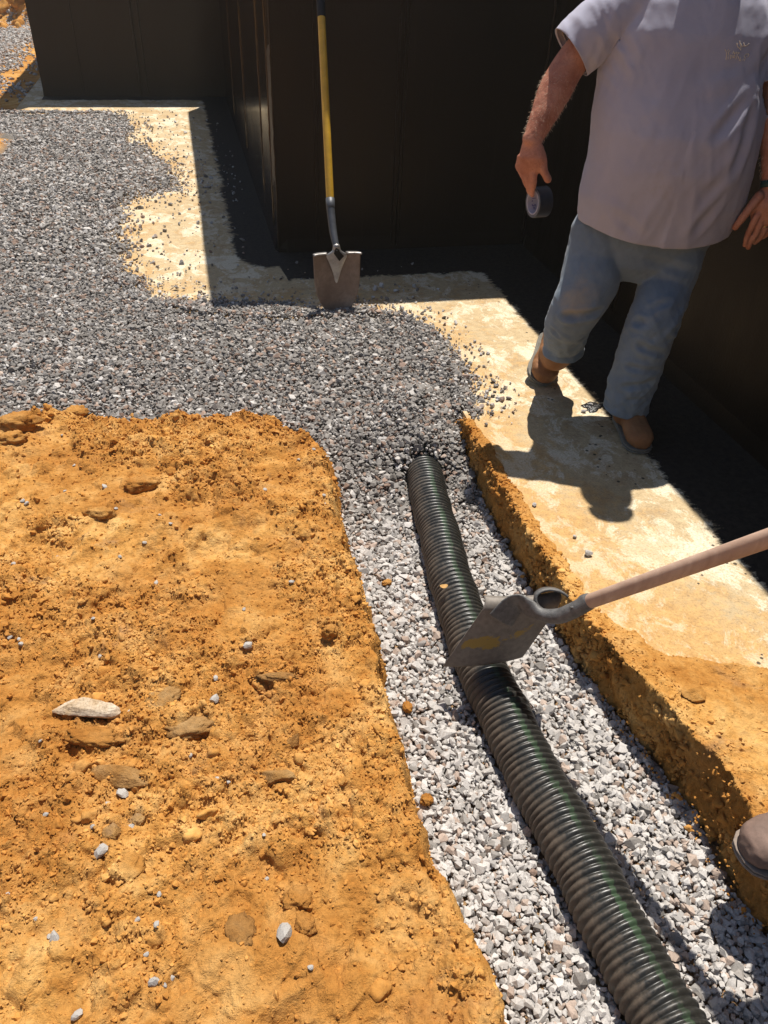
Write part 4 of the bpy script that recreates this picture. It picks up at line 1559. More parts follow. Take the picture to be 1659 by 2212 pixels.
# ================================================================ people
def fab(name, c1, c2, rough=.9, weave=900, dirt=None, dsc=9, bump=.25):
    m, t = start(name, rough, .15)
    n = t.noise(t.ob, dsc, 6, .65, .2)
    c = t.ramp(n, [(.35, c1), (.65, c2)])
    if dirt:
        dn_ = t.attr('dirt').outputs['Fac']
        dd = t.math('ADD', dn_, t.math('MULTIPLY', t.math('SUBTRACT', t.noise(t.ob, 22, 5, .7), .5), .9))
        c = t.mix(t.ramp(dd, [(.35, 0.0), (.9, .85)]), c, dirt)
    t.color(c)
    t.b.inputs['Sheen Weight'].default_value = .15
    t.bump(t.math('ADD', t.noise(t.ob, weave, 2, .6), t.math('MULTIPLY', t.noise(t.ob, 60, 4, .6), 1.2)), bump, .0015)
    return m


M_skin, t = start('sunburnt_skin', .55, .4)
n = t.noise(t.ob, 14, 5, .6); n2 = t.noise(t.ob, 220, 3, .6)
fr_k = t.ramp(t.noise(t.ob, 75, 4, .7), [(.58, 0.0), (.68, .55)])
sk = t.ramp(n, [(.32, (.34, .12, .068)), (.5, (.46, .19, .115)), (.7, (.55, .26, .17))])
sk = t.mix(fr_k, sk, (.30, .11, .06))
t.color(t.mix(.6, sk, t.ramp(n2, [(.3, .70), (.6, 1.0)]), 'MULTIPLY'))
t.b.inputs['Subsurface Weight'].default_value = .08
t.b.inputs['Subsurface Radius'].default_value = (.01, .004, .002)
t.bump(n2, .3, .001)
M_shirt = fab('lilac_grey_cotton', (.37, .36, .44), (.42, .41, .49), dirt=(.36, .30, .25), dsc=5)
M_jeans = fab('worn_denim', (.145, .19, .24), (.185, .235, .285), dirt=(.33, .29, .235), dsc=12, bump=.4)
M_jeans2 = fab('dark_denim', (.05, .07, .11), (.08, .10, .15), dirt=(.30, .2, .12), dsc=12, bump=.4)
M_shirt2 = fab('grey_work_shirt', (.20, .20, .21), (.26, .26, .27))
M_boot = simple('tan_leather', (.25, .115, .048), .7, .25, 14, .3, bump=.4)
M_boot2 = simple('dusty_brown_leather', (.205, .135, .105), .75, .35, 16, .3, bump=.5)
M_sole = simple('grey_rubber_sole', (.19, .175, .145), .7, .25, 30, .3, bump=.4)
M_sole2 = simple('dusty_rubber_sole', (.235, .185, .15), .8, .25, 40, .3, bump=.5)
M_hair = simple('grey_hair', (.30, .27, .24), .7, .4, 90, .3, bump=.8)
M_armhair = simple('pale_arm_hair', (.62, .48, .34), .5, .2, 40, .4, bump=0)
M_cap = simple('faded_cap', (.08, .08, .09), .9, .2, 30, .2)
M_band = simple('green_wristband', (.012, .05, .045), .5, .2, 30, .4)
M_ring = simple('gold_ring', (.7, .5, .2), .3, .1, 30, .5, metal=1)
M_print = simple('cream_print', (.62, .55, .46), .8, .1, 60, .2)


def cut_open(o, planes, thick=.003):
    """cut the closed cloth open: (point, outward normal, radius of the region)"""
    bm = bmesh.new(); bm.from_mesh(o.data)
    for pt, nrm, rad_ in planes:
        pt = Vector(pt) - o_off(o)
        geo = [f for f in bm.faces if (f.calc_center_median() - pt).length < rad_]
        es = set(); vs_ = set()
        for f in geo:
            es.update(f.edges); vs_.update(f.verts)
        bmesh.ops.bisect_plane(bm, geom=geo + list(es) + list(vs_), plane_co=pt, plane_no=Vector(nrm), clear_outer=True)
    # keep only the garment itself, not the caps that were cut away
    seen, best = set(), []
    for v0 in bm.verts:
        if v0 in seen: continue
        isl, stack = [], [v0]
        seen.add(v0)
        while stack:
            q = stack.pop(); isl.append(q)
            for e in q.link_edges:
                w_ = e.other_vert(q)
                if w_ not in seen:
                    seen.add(w_); stack.append(w_)
        if len(isl) > len(best): best = isl
    keep = set(best)
    bmesh.ops.delete(bm, geom=[v for v in bm.verts if v not in keep], context='VERTS')
    bm.to_mesh(o.data); bm.free()
    m = o.modifiers.new('s', 'SOLIDIFY'); m.thickness = thick; m.offset = -1
    bpy.context.view_layer.update()
    return apply_mods(o)


def crease(w, a, b, amp, wid):
    """a pressed fold along the line a-b, with the cloth swelling beside it"""
    a, b = np.array(a, float), np.array(b, float)
    ab = b - a
    t_ = np.clip((w - a) @ ab / (ab @ ab), 0, 1)
    d = np.linalg.norm(w - a - t_[:, None] * ab, axis=1) / wid
    fade = np.sin(pi * np.clip(t_ * .92 + .04, 0, 1)) ** .6
    return amp * fade * (-np.exp(-d ** 2) + .55 * np.exp(-((d - 1.7) / .8) ** 2))


def o_off(o):
    off = Vector(o.location)
    q = o.parent
    while q is not None:
        off += Vector(q.location)
        q = q.parent
    return off


def wcoords(o):
    return get_co(o.data) + np.array(o_off(o))


def set_attr(o, name, v):
    a_ = o.data.attributes.new(name, 'FLOAT', 'POINT')
    a_.data.foreach_set('value', np.asarray(v, np.float32))


def D(*a):
    return np.array([float(v) for v in a])


def add_hand(mb, wrist, palm, knuckles, tips_chain, thumb, back, r=.0088, s=1.0):
    """palm is a flattened tube, then five bent fingers"""
    mb.tube([wrist, wrist * .5 + palm * .5, palm, (knuckles[1] + knuckles[2]) / 2], [(.028 * s, .021 * s), (.034 * s, .018 * s), (.043 * s, .017 * s), (.038 * s, .013 * s)], hint=back, n=18, sub=5)
    fr = [.0098, .0102, .0096, .0082]
    for k, (kn, ch) in enumerate(zip(knuckles, tips_chain)):
        pts = [palm * .35 + kn * .65, kn] + ch
        rr = [fr[k] * s * 1.05, fr[k] * s * 1.12] + [fr[k] * s * (1.0 - .12 * j) for j in range(len(ch))]
        mb.tube(pts, rr, hint=back, n=12, sub=4)
    mb.tube(thumb, [.016 * s, .0135 * s, .0122 * s, .0105 * s][:len(thumb)], hint=back, n=14, sub=5)


def boot(name, parent, heel, toe, ankle, shaft_top, mat, smat, hwf=.052, roll=None, shaft_r=.050):
    """leather boot with its rubber sole; heel and toe are points on the ground line of the sole"""
    heel, toe, ankle = map(np.array, (heel, toe, ankle))
    f = toe - heel; L_ = np.linalg.norm(f); f /= L_
    up = np.array([0, 0, 1.0]) if roll is None else np.array(roll, float)
    s_ = np.cross(f, up); s_ /= np.linalg.norm(s_)
    up = np.cross(s_, f)
    prof = [(0.0, .026, .030, .046), (.05, .033, .040, .05), (.18, .036, .056, .058), (.33, .037, .060, .062), (.50, .040, .048, .050), (.66, .048, .038, .040), (.80, .050, .033, .035), (.91, .044, .029, .030), (.975, .030, .022, .023), (1.0, .012, .012, .013)]
    mb = MB()
    rings = []
    for t_, w_, h_, c_ in prof:
        rings.append((heel + f * L_ * t_ + up * (.016 + h_ * .95), s_, up, w_ * hwf / .05, h_, 2.5))
    mb.loft(rings, 24)
    mb.tube([ankle * .6 + (heel + f * L_ * .22) * .4, ankle, shaft_top], [(shaft_r * .95, shaft_r * 1.05), shaft_r, shaft_r * 1.05], hint=f, n=20, sub=5)
    o = mb.build(name, mat, parent)
    remesh(o, .0045, 8)
    displace(o, lambda c, n_: n_ * (.0022 * fbm(c, 28, 3, 801, ridge=True) * 1.0)[:, None])
    mb = MB()
    for z0, z1, gr in ((.0, .007, 1.03), (.0075, .013, 1.005), (.0135, .0175, 1.05)):
        rr = []
        outline = []
        for t_, w_, h_, c_ in prof:
            outline.append((t_, w_ * hwf / .05 * gr))
        left = [heel + f * (L_ * (t_ * 1.0 + (gr - 1) * .25 * (1 if t_ > .5 else -1))) + s_ * w_ for t_, w_ in outline]
        right = [heel + f * (L_ * (t_ * 1.0 + (gr - 1) * .25 * (1 if t_ > .5 else -1))) - s_ * w_ for t_, w_ in outline][::-1]
        poly = left + [toe + f * .003 * gr] + right
        n_ = len(poly)
        mb.add([p + up * z0 for p in poly] + [p + up * z1 for p in poly],
               [tuple(range(n_))[::-1], tuple(range(n_, 2 * n_))] + [(k, (k + 1) % n_, n_ + (k + 1) % n_, n_ + k) for k in range(n_)])
    so2 = mb.build('sole', smat, o, smooth=False)
    bevel(so2, .002)
    return o


# ---------------------------------------------------------------- the man in the lilac T-shirt
def man():
    root = empty('person', LP(1300, 900, 2.800) * np.array([1, 1, 0]))
    tag(root, 'man in lilac grey T-shirt and worn jeans on the footing, tape roll in his hand', 'person')
    dm_ = 2.70
    pj = lambda a_, d, z: A * a_ + G * d + Z * z
    # ---- measured joints
    shR, elR, wrR = pj(0.691, 2.891, 1.408), LP(1220, 150, 2.859), LP(1150, 303, 2.743)
    shL, elL, wrL = pj(1.102, 2.912, 1.397), LP(1678, 190, 2.849), LP(1668, 398, 2.764)
    hipR, knR, anR = LP(1308, 505, 2.870), LP(1243, 675, 2.750), LP(1212, 765, 2.950)
    hipL, knL, anL = LP(1455, 505, 2.859), LP(1418, 680, 2.685), LP(1350, 885, 2.665)
    chest = pj(0.891, 2.901, 1.392)
    neck = pj(0.913, 2.896, 1.529)
    head = pj(0.920, 2.864, 1.661)
    # ---- body: one continuous surface
    mb = MB()
    mb.loft([(pj(0.891, 2.859, 0.674), A, G, .16, .10), (pj(0.897, 2.849, 0.864), A, G, .19, .14), (pj(0.897, 2.849, 1.022), A, G, .20, .15), (pj(0.891, 2.880, 1.234), A, G, .185, .115),
             (pj(0.891, 2.901, 1.371), A, G, .175, .10), (pj(0.897, 2.901, 1.466), A, G, .12, .08), (pj(0.907, 2.901, 1.529), A, G, .065, .065)], 24)
    mb.tube([pj(0.905, 2.901, 1.466), neck, head + D(0, 0, -.04)], [.064, .060, .058], n=20)
    # head: skull, jaw, nose, ears
    fwd = -G * .97 - A * .05
    mb.tube([head + Z * .045 + G * .012, head + Z * .05 - G * .01], [(.078, .088), (.076, .085)], hint=G, n=22, ends=True)
    mb.loft([(head + Z * z_ + fwd * f_, A, G, rw, rd) for z_, f_, rw, rd in ((-.105, .045, .022, .022), (-.09, .035, .048, .045), (-.06, .018, .062, .072), (-.02, .008, .070, .085), (.03, .0, .076, .095), (.08, -.004, .072, .09), (.115, -.008, .045, .06))], 22)
    mb.tube([head + Z * .01 + fwd * .090, head - Z * .012 + fwd * .108, head - Z * .022 + fwd * .098], [.008, .0125, .010], n=12)
    for sg in (-1, 1):
        e = head + A * sg * .077 + G * .005
        mb.tube([e + Z * .022, e, e - Z * .024], [(.006, .016), (.007, .018), (.006, .010)], hint=A, n=12)
        mb.tube([head + A * sg * .031 + fwd * .083 + Z * .02, head + A * sg * .045 + fwd * .078 + Z * .02], [.010, .010], n=10)
    mb.tube([head + A * -.024 + fwd * .088 - Z * .05, head + fwd * .094 - Z * .05, head + A * .024 + fwd * .088 - Z * .05], [(.006, .006), (.008, .009), (.006, .006)], n=10)
    # arms
    mb.tube([shR, (shR + elR) / 2, elR * .9 + shR * .1, elR * .7 + wrR * .3, elR * .35 + wrR * .65, wrR * .92 + elR * .08, wrR],
            [.062, .056, .052, (.0535, .050), (.043, .041), (.034, .031), (.034, .028)], hint=G, n=20, sub=5)
    mb.tube([shL, (shL + elL) / 2, elL, elL * .7 + wrL * .3, elL * .3 + wrL * .7, wrL], [.062, .056, .050, .050, .038, (.033, .028)], hint=G, n=20, sub=5)
    # right hand, fingers through the core of the tape roll
    back = -G * .85 - A * .5
    d0 = 2.727
    palm = LP(1145, 345, d0)
    kn = [LP(1152, 372, d0 - .008), LP(1139, 374, d0 + .006), LP(1129, 369, d0 + .022), LP(1123, 361, d0 + .036)]
    ch = [[LP(1153, 392, d0 - .012), LP(1150, 409, d0 - .004), LP(1149, 420, d0 + .008)],
          [LP(1142, 396, d0 + .004), LP(1144, 412, d0 + .012), LP(1150, 421, d0 + .022)],
          [LP(1134, 388, d0 + .024), LP(1140, 402, d0 + .036), LP(1150, 408, d0 + .042)],
          [LP(1129, 379, d0 + .042), LP(1137, 391, d0 + .052), LP(1147, 397, d0 + .056)]]
    thumb = [LP(1163, 322, d0 + .002), LP(1172, 346, d0 - .010), LP(1174, 368, d0 - .016), LP(1184, 388, d0 - .022)]
    add_hand(mb, wrR, palm, kn, ch, thumb, back, s=1.10)
    # left hand, hanging half open
    d1 = 2.743
    palmL = LP(1651, 446, d1)
    kn = [LP(1633, 470, d1 - .005), LP(1644, 476, d1), LP(1656, 478, d1 + .008), LP(1667, 474, d1 + .016)]
    ch = [[LP(1622, 493, d1 - .004), LP(1613, 513, d1 + .002), LP(1609, 530, d1 + .012)],
          [LP(1634, 502, d1 + .0), LP(1622, 521, d1 + .008), LP(1616, 535, d1 + .02)],
          [LP(1648, 503, d1 + .010), LP(1638, 518, d1 + .022), LP(1630, 524, d1 + .036)],
          [LP(1661, 497, d1 + .022), LP(1653, 510, d1 + .034), LP(1646, 514, d1 + .046)]]
    thumbL = [LP(1640, 424, d1 + .0), LP(1619, 450, d1 - .010), LP(1602, 473, d1 - .012), LP(1588, 491, d1 - .008)]
    add_hand(mb, wrL, palmL, kn, ch, thumbL, back, s=1.06)
    # hips and legs inside the jeans
    mb.tube([hipR, LP(1270, 618, 2.800), knR + G * .03, LP(1225, 715, 2.903), anR + D(0, 0, .02)], [.075, .065, .055, .05, .042], n=16)
    mb.tube([hipL, LP(1436, 620, 2.800), knL + G * .03, LP(1390, 745, 2.684), anL + D(0, 0, .03)], [.075, .065, .055, .05, .042], n=16)
    mb.loft([(pj(0.907, 2.859, 0.590), A, G, .10, .06), (pj(0.907, 2.859, 0.653), A, G, .16, .09), (pj(0.907, 2.859, 0.759), A, G, .18, .11)], 20)
    body = mb.build('body', M_skin, root)
    remesh(body, .0034, 5)
    displace(body, lambda c, n_: n_ * (.0009 * fbm(c, 60, 3, 811) + .0012 * fbm(c * np.array([1, 1, .35]), 55, 3, 813, ridge=True))[:, None])
    # fine pale hairs on the forearms
    wb_ = wcoords(body); nb_ = get_no(body.data)
    rh = np.random.default_rng(77)
    hv, hf = [], []
    for e_, w_ in ((elR, wrR), (elL, wrL)):
        ax0 = (w_ - e_); L0 = np.linalg.norm(ax0); ax0 = ax0 / L0
        tt = (wb_ - e_) @ ax0
        rad0 = np.linalg.norm((wb_ - e_) - tt[:, None] * ax0, axis=1)
        cand = np.nonzero((tt > .03) & (tt < L0 * .98) & (rad0 < .062))[0]
        for ci in rh.choice(cand, 650):
            b_ = wb_[ci]; n0 = nb_[ci]
            d_ = ax0 * rh.uniform(.5, 1) + n0 * rh.uniform(.35, .8) + rh.normal(0, .25, 3)
            d_ /= np.linalg.norm(d_)
            Lh = rh.uniform(.006, .013)
            sd_ = np.cross(d_, n0); sd_ /= max(np.linalg.norm(sd_), 1e-6)
            k0 = len(hv)
            hv += [b_ - sd_ * .00016, b_ + sd_ * .00016, b_ + d_ * Lh * .6 + sd_ * .0001, b_ + d_ * Lh + ax0 * .002]
            hf.append((k0, k0 + 1, k0 + 2, k0 + 3))
    hairs = np_mesh('arm_hair', np.array(hv), np.array(hf), M_armhair, body)
    hairs['kind'] = 'stuff'
    # ---- T-shirt
    mb = MB()
    rows = [(0.611, 0.923, 2.854, 0.234, 0.142, 2.1), (0.674, 0.92, 2.849, 0.252, 0.158, 2.1), (0.738, 0.918, 2.849, 0.267, 0.171, 2.1), (0.843, 0.916, 2.843, 0.284, 0.19, 2.1), (0.949, 0.914, 2.838, 0.276, 0.2, 2.15), (1.054, 0.909, 2.843, 0.279, 0.196, 2.15), (1.149, 0.904, 2.859, 0.274, 0.177, 2.2), (1.244, 0.897, 2.875, 0.26, 0.158, 2.3), (1.328, 0.893, 2.885, 0.241, 0.146, 2.4), (1.402, 0.893, 2.896, 0.222, 0.127, 2.4), (1.455, 0.895, 2.901, 0.179, 0.105, 2.3), (1.492, 0.899, 2.903, 0.105, 0.079, 2.1), (1.508, 0.901, 2.903, 0.063, 0.053, 2.0)]
    mb.loft([(pj(a_, d, z_), A, G, w_, q_, pw) for z_, a_, d, w_, q_, pw in rows], 44)
    slR = LP(1233, 112, 2.854)
    dR = slR - shR; dR /= np.linalg.norm(dR)
    mb.tube([shR + A * .03, shR * .5 + slR * .5, slR, slR + dR * .06], [(.082, .085), (.083, .078), (.079, .074), (.079, .074)], hint=G, n=26, sub=6)
    slL = LP(1668, 170, 2.859)
    dL = slL - shL; dL /= np.linalg.norm(dL)
    mb.tube([shL - A * .03, shL * .5 + slL * .5, slL, slL + dL * .06], [(.082, .085), (.080, .075), (.074, .072), (.074, .072)], hint=G, n=26, sub=6)
    shirt = mb.build('t_shirt', M_shirt, root)
    remesh(shirt, .0075, 7)
    off = np.array(o_off(shirt))

    def folds(c, n_):
        w = c + off
        la, lz = w @ A - .905, w[:, 2]
        q = np.c_[la * 9 + lz * 2.2 * np.sign(la), (w @ G) * 5, lz * 2.6]
        f1 = fbm(q, 1.0, 3, 821, .5, ridge=True)
        q2 = np.c_[la * 20 - lz * 12 * np.sign(la), (w @ G) * 9, lz * 7]
        f2 = fbm(q2, 1.0, 2, 823, .5, ridge=True)
        pit = np.exp(-((np.abs(la + .01) - .225) / .07) ** 2 - ((lz - 1.26) / .13) ** 2)
        low = sstep(.95, .75, lz)
        slv = sstep(.255, .295, np.abs(la))
        amp = .0050 + .014 * pit + .004 * low + .004 * slv
        cz = 0
        for x0, y0, x1, y1, am_, wi_ in ((1285, 190, 1360, 300, .004, .022), (1280, 205, 1330, 400, .004, .024), (1288, 178, 1430, 235, .008, .014), (1290, 160, 1360, 60, .007, .014),
                                         (1640, 190, 1540, 300, .009, .018), (1635, 230, 1585, 380, .008, .018), (1625, 160, 1520, 190, .006, .016), (1270, 430, 1390, 500, .005, .018),
                                         (1560, 400, 1500, 500, .007, .018), (1590, 330, 1520, 420, .006, .020), (1245, 90, 1300, 60, .005, .012), (1230, 60, 1290, 100, .005, .012), (1262, 130, 1285, 60, .005, .010)):
            cz = cz + crease(w, LP(x0, y0, 2.70), LP(x1, y1, 2.66), am_ * 1.35, wi_)
        return n_ * (f1 * amp + f2 * (.0012 + .006 * pit + .002 * slv) + cz)[:, None]
    displace(shirt, folds)
    w = wcoords(shirt)
    set_attr(shirt, 'dirt', .55 * np.exp(-(((w @ A) - .85) / .14) ** 2 - ((w[:, 2] - .93) / .13) ** 2) * ((w @ G) < 2.84) - .1)
    hemz = .740
    cut_open(shirt, [(pj(.87, 2.7, hemz), (-.03 * A[0], 0, -1), .45), (slR, dR, .112), (slL, dL, .112)])
    me_s = shirt.data
    cs = get_co(me_s); ws = cs + off
    dip = .030 * np.clip(1 - ((ws @ A - .918) / .25) ** 2, 0, 1) * sstep(.95, .72, ws[:, 2])
    cs[:, 2] -= dip * ((ws @ G) < 2.86)* sstep(2.90, 2.75, ws @ G)
    me_s.vertices.foreach_set('co', cs.astype(np.float32).ravel()); me_s.update()
    # hems: doubled edge rolls
    mb = MB()
    for cpt_, dd, ru_, rv_, in ((slR - dR * .004, dR, .081, .0755), (slR - dR * .022, dR, .0815, .0765), (slL - dL * .004, dL, .0760, .0735)):
        u_ = np.cross(G, dd); u_ /= np.linalg.norm(u_); v_ = np.cross(dd, u_)
        rings = []
        for k in range(40):
            a_ = 2 * pi * k / 40
            rad_ = u_ * cos(a_) * ru_ + v_ * sin(a_) * rv_
            nn = rad_ / np.linalg.norm(rad_)
            rings.append((cpt_ + rad_ * .985, nn, dd, .0016, .0022))
        mb.loft(rings, 8, closed=True)
        mb.build('sleeve_hem', M_shirt, shirt)
        mb = MB()
    # ---- jeans
    mb = MB()
    mb.loft([(pj(0.909, 2.859, 0.548), A, G, .12, .09), (pj(0.909, 2.859, 0.611), A, G, .19, .125, 2.4), (pj(0.913, 2.859, 0.706), A, G, .222, .14, 2.5), (pj(0.916, 2.859, 0.822), A, G, .225, .14, 2.5), (pj(0.916, 2.859, 0.896), A, G, .215, .135, 2.5)], 36)
    cR = LP(1216, 760, 2.930)
    R_ = [LP(1303, 505, 2.870), LP(1284, 560, 2.840), LP(1270, 618, 2.790), LP(1243, 668, 2.765), LP(1226, 705, 2.834), LP(1220, 735, 2.922), cR]
    dcR = cR - R_[-2]; dcR /= np.linalg.norm(dcR)
    mb.tube(R_ + [cR + dcR * .07], [.118, .106, .104, .092, .083, .076, .076, .076], hint=A, n=28, sub=6)
    cL = LP(1350, 884, 2.665)
    L_ = [LP(1455, 505, 2.859), LP(1455, 560, 2.820), LP(1436, 620, 2.790), LP(1418, 680, 2.705), LP(1400, 725, 2.687), LP(1384, 770, 2.679), LP(1366, 830, 2.670), cL]
    dcL = cL - L_[-2]; dcL /= np.linalg.norm(dcL)
    mb.tube(L_ + [cL + dcL * .07], [.120, .101, .095, .088, .088, .089, .086, .077, .077], hint=A, n=28, sub=6)
    jeans = mb.build('jeans', M_jeans, root)
    remesh(jeans, .0055, 3)
    off2 = np.array(o_off(jeans))

    def jf(c, n_):
        w = c + off2
        la, lz, lg = w @ A, w[:, 2], w @ G
        q = np.c_[la * 5, lg * 5, lz * 6 + la * 9]
        f1 = fbm(q, 1.0, 3, 831, .5, ridge=True)
        q = np.c_[la * 14 + lz * 10, lg * 9, lz * 14 - la * 16]
        f2 = fbm(q, 1.0, 2, 833, .5, ridge=True)
        kR = np.exp(-np.sum((w - LP(1228, 710, 2.849)) ** 2, 1) / .10 ** 2)
        aL = sstep(.30, .12, lz) * (la > .84)
        aR = sstep(.36, .22, lz) * (la < .84)
        kL = np.exp(-((lz - .42) / .08) ** 2) * (la > .84)
        amp = .004 + .009 * kR + .010 * aL + .006 * aR + .007 * kL
        q3 = np.c_[la * 30 + lz * 16, lg * 14, lz * 34 - la * 24]
        f3 = fbm(q3, 1.0, 2, 837, .5, ridge=True)
        cz = 0
        for x0, y0, x1, y1, d_, am_, wi_ in ((1182, 690, 1300, 672, 2.68, .013, .014), (1180, 712, 1275, 726, 2.74, .010, .012), (1195, 655, 1230, 700, 2.66, .006, .012), (1240, 540, 1330, 590, 2.70, .006, .016),
                                             (1340, 600, 1290, 640, 2.66, .008, .014), (1345, 690, 1468, 712, 2.64, .011, .014), (1338, 732, 1440, 768, 2.60, .009, .013), (1465, 640, 1400, 672, 2.64, .007, .013),
                                             (1320, 790, 1425, 800, 2.60, .008, .012), (1310, 842, 1415, 826, 2.59, .009, .012), (1305, 866, 1400, 862, 2.58, .007, .010), (1385, 560, 1500, 590, 2.72, .006, .016),
                                             (1375, 548, 1330, 600, 2.70, .010, .012), (1378, 548, 1420, 600, 2.70, .009, .012)):
            cz = cz + crease(w, LP(x0, y0, d_), LP(x1, y1, d_), am_ * 1.15, wi_)
        return n_ * (f1 * amp * .7 + f2 * amp * .5 + f3 * amp * .22 + cz)[:, None]
    displace(jeans, jf)
    w = wcoords(jeans)
    dR_ = np.exp(-np.sum((w - LP(1240, 655, 2.660)) ** 2, 1) / .085 ** 2)
    dL_ = np.exp(-np.sum((w - LP(1425, 660, 2.607)) ** 2, 1) / .075 ** 2)
    th_ = .35 * np.exp(-np.sum((w - LP(1285, 560, 2.720)) ** 2, 1) / .09 ** 2)
    set_attr(jeans, 'dirt', .95 * dR_ + .55 * dL_ + th_)
    cut_open(jeans, [(cR, dcR, .13), (cL, dcL, .13)])
    mb = MB()
    for cpt_, dd, rr_ in ((cR - dcR * .006, dcR, .076), (cL - dcL * .006, dcL, .083)):
        u_ = np.cross(A, dd); u_ /= np.linalg.norm(u_); v_ = np.cross(dd, u_)
        rings = []
        for k in range(40):
            a_ = 2 * pi * k / 40
            rad_ = (u_ * cos(a_) + v_ * sin(a_)) * rr_
            rings.append((cpt_ + rad_ * .975, rad_ / rr_, dd, .0020, .0075, 3))
        mb.loft(rings, 8, closed=True)
        mb.build('turned_hem', M_jeans, jeans)
        mb = MB()
    # ---- boots
    tL, hL = LP(1388, 968, 2.475), LP(1338, 902, 2.740)
    tL[2] = .004; hL[2] = .004
    boot('boot', root, hL, tL, anL + Z * .02, anL + Z * .12 + D(0, 0, 0), M_boot, M_sole)
    tR, hR = at(1161, 830, .006), LP(1196, 752, 3.120)
    hR = np.array([1.475, 2.965, .110])
    side_roll = np.array([.42, .05, .90])
    boot('boot', root, hR, tR, LP(1204, 768, 2.960), LP(1222, 728, 2.900), M_boot, M_sole, roll=side_roll, hwf=.062, shaft_r=.060)
    # ---- hair and cap
    mb = MB()
    mb.loft([(head + Z * z_ + G * .012, A, G, rw, rd) for z_, rw, rd in ((-.03, .074, .088), (.0, .080, .097), (.05, .083, .103), (.10, .078, .096), (.128, .045, .06))], 24)
    mb.build('hair', M_hair, root)
    mb = MB()
    mb.loft([(head + Z * z_ + G * .004, A, G, rw, rd) for z_, rw, rd in ((.045, .090, .110), (.075, .090, .110), (.105, .086, .103), (.135, .066, .08), (.148, .03, .035))], 28)
    mb.loft([(head + fwd * f_ + Z * z_, A, Z, w_, .004) for f_, z_, w_ in ((.09, .055, .078), (.13, .052, .074), (.165, .044, .055), (.18, .039, .025))], 14)
    mb.build('cap', M_cap, root)
    # ---- wristband and ring
    dw = (wrL - elL); dw /= np.linalg.norm(dw)
    mb = MB()
    wb = wrL - dw * .004
    mb.tube([wb - dw * .011, wb + dw * .011], [(.0375, .033)] * 2, hint=G, n=26, ends=False)
    mb.build('wristband', M_band, root)
    f0, f1 = LP(1656, 478, d1 + .008), LP(1648, 503, d1 + .010)
    mb = MB()
    fd = (f1 - f0) / np.linalg.norm(f1 - f0)
    mb.tube([f0 * .6 + f1 * .4 - fd * .002, f0 * .6 + f1 * .4 + fd * .002], [.0118, .0118], n=20, ends=False)
    mb.build('ring', M_ring, root)
    # ---- print on the chest: antlers over two short lines of lettering, laid on the cloth
    from mathutils.bvhtree import BVHTree
    me = shirt.data
    bvh = BVHTree.FromPolygons([Vector(c_) for c_ in wcoords(shirt)], [tuple(p_.vertices) for p_ in me.polygons])
    strokes = [
        [(850, 320), (880, 440), (970, 520), (1010, 590)], [(960, 220), (990, 350), (1015, 470), (1010, 580)], [(1015, 470), (1100, 430), (1200, 430), (1280, 390), (1345, 330)],
        [(1120, 300), (1150, 390), (1190, 430)], [(1000, 330), (1050, 440)], [(380, 560), (395, 640)], [(520, 555), (440, 650), (430, 800), (410, 980)], [(575, 600), (510, 680), (500, 800)],
        [(730, 620), (670, 750)], [(720, 640), (760, 770), (830, 660), (850, 750)], [(980, 690), (890, 760), (850, 850), (815, 970)], [(890, 670), (930, 740)],
        [(700, 870), (735, 805), (780, 850), (740, 905), (700, 870)], [(1020, 890), (940, 1000), (1010, 1030), (1020, 950)], [(1150, 840), (1220, 760), (1330, 740), (1340, 820), (1270, 880)],
        [(1150, 850), (1200, 900), (1150, 1030)], [(580, 780), (590, 960)], [(500, 850), (500, 960)], [(650, 800), (660, 900)], [(1120, 950), (1090, 1010)], [(900, 850), (930, 930)]]
    mb = MB()
    for st in strokes:
        pts = []
        for (x0, y0), (x1, y1) in zip(st[:-1], st[1:]):
            for k in range(4):
                pts.append((x0 + (x1 - x0) * k / 4, y0 + (y1 - y0) * k / 4))
        pts.append(st[-1])
        W3 = []
        for (x0, y0) in pts:
            q = ray((2820 + x0 * .0964) / 1.823, (140 + y0 * .0964) / 1.823)
            hit = bvh.ray_cast(Vector(CAM), Vector(q).normalized())
            if hit[0] is not None:
                W3.append(np.array(hit[0]) - q / np.linalg.norm(q) * .0012)
        if len(W3) > 2:
            mb.tube(W3, [(.0014, .0006)] * len(W3), hint=G, n=6, sub=1)
    mb.build('chest_print', M_print, shirt)
    return root


MAN = man()

# ---------------------------------------------------------------- tape roll on his fingers
M_tape = simple('dark_tape', (.022, .026, .036), .35, .2, 30, .5, bump=.1)
M_tapeside = simple('tape_edge', (.10, .115, .15), .5, .2, 60, .4, bump=.2)
M_core = simple('card_core', (.46, .44, .50), .7, .08, 30, .3, bump=.1)
M_ink = simple('purple_ink', (.06, .03, .22), .6, .1, 30, .3, bump=0)
tc_ = LP(1151, 437, 2.743)
ax = A * .93 + G * .36            # away from the visible face
ax /= np.linalg.norm(ax)
tr = empty('tape_roll', tc_)
tag(tr, 'roll of dark tape with a pale printed core hooked on the fingers of the man', 'tape roll')
Rv, Rc, Wd = .050, .0385, .050
u_ = np.cross(Z, ax); u_ /= np.linalg.norm(u_)
v_ = np.cross(ax, u_)
c0 = tc_


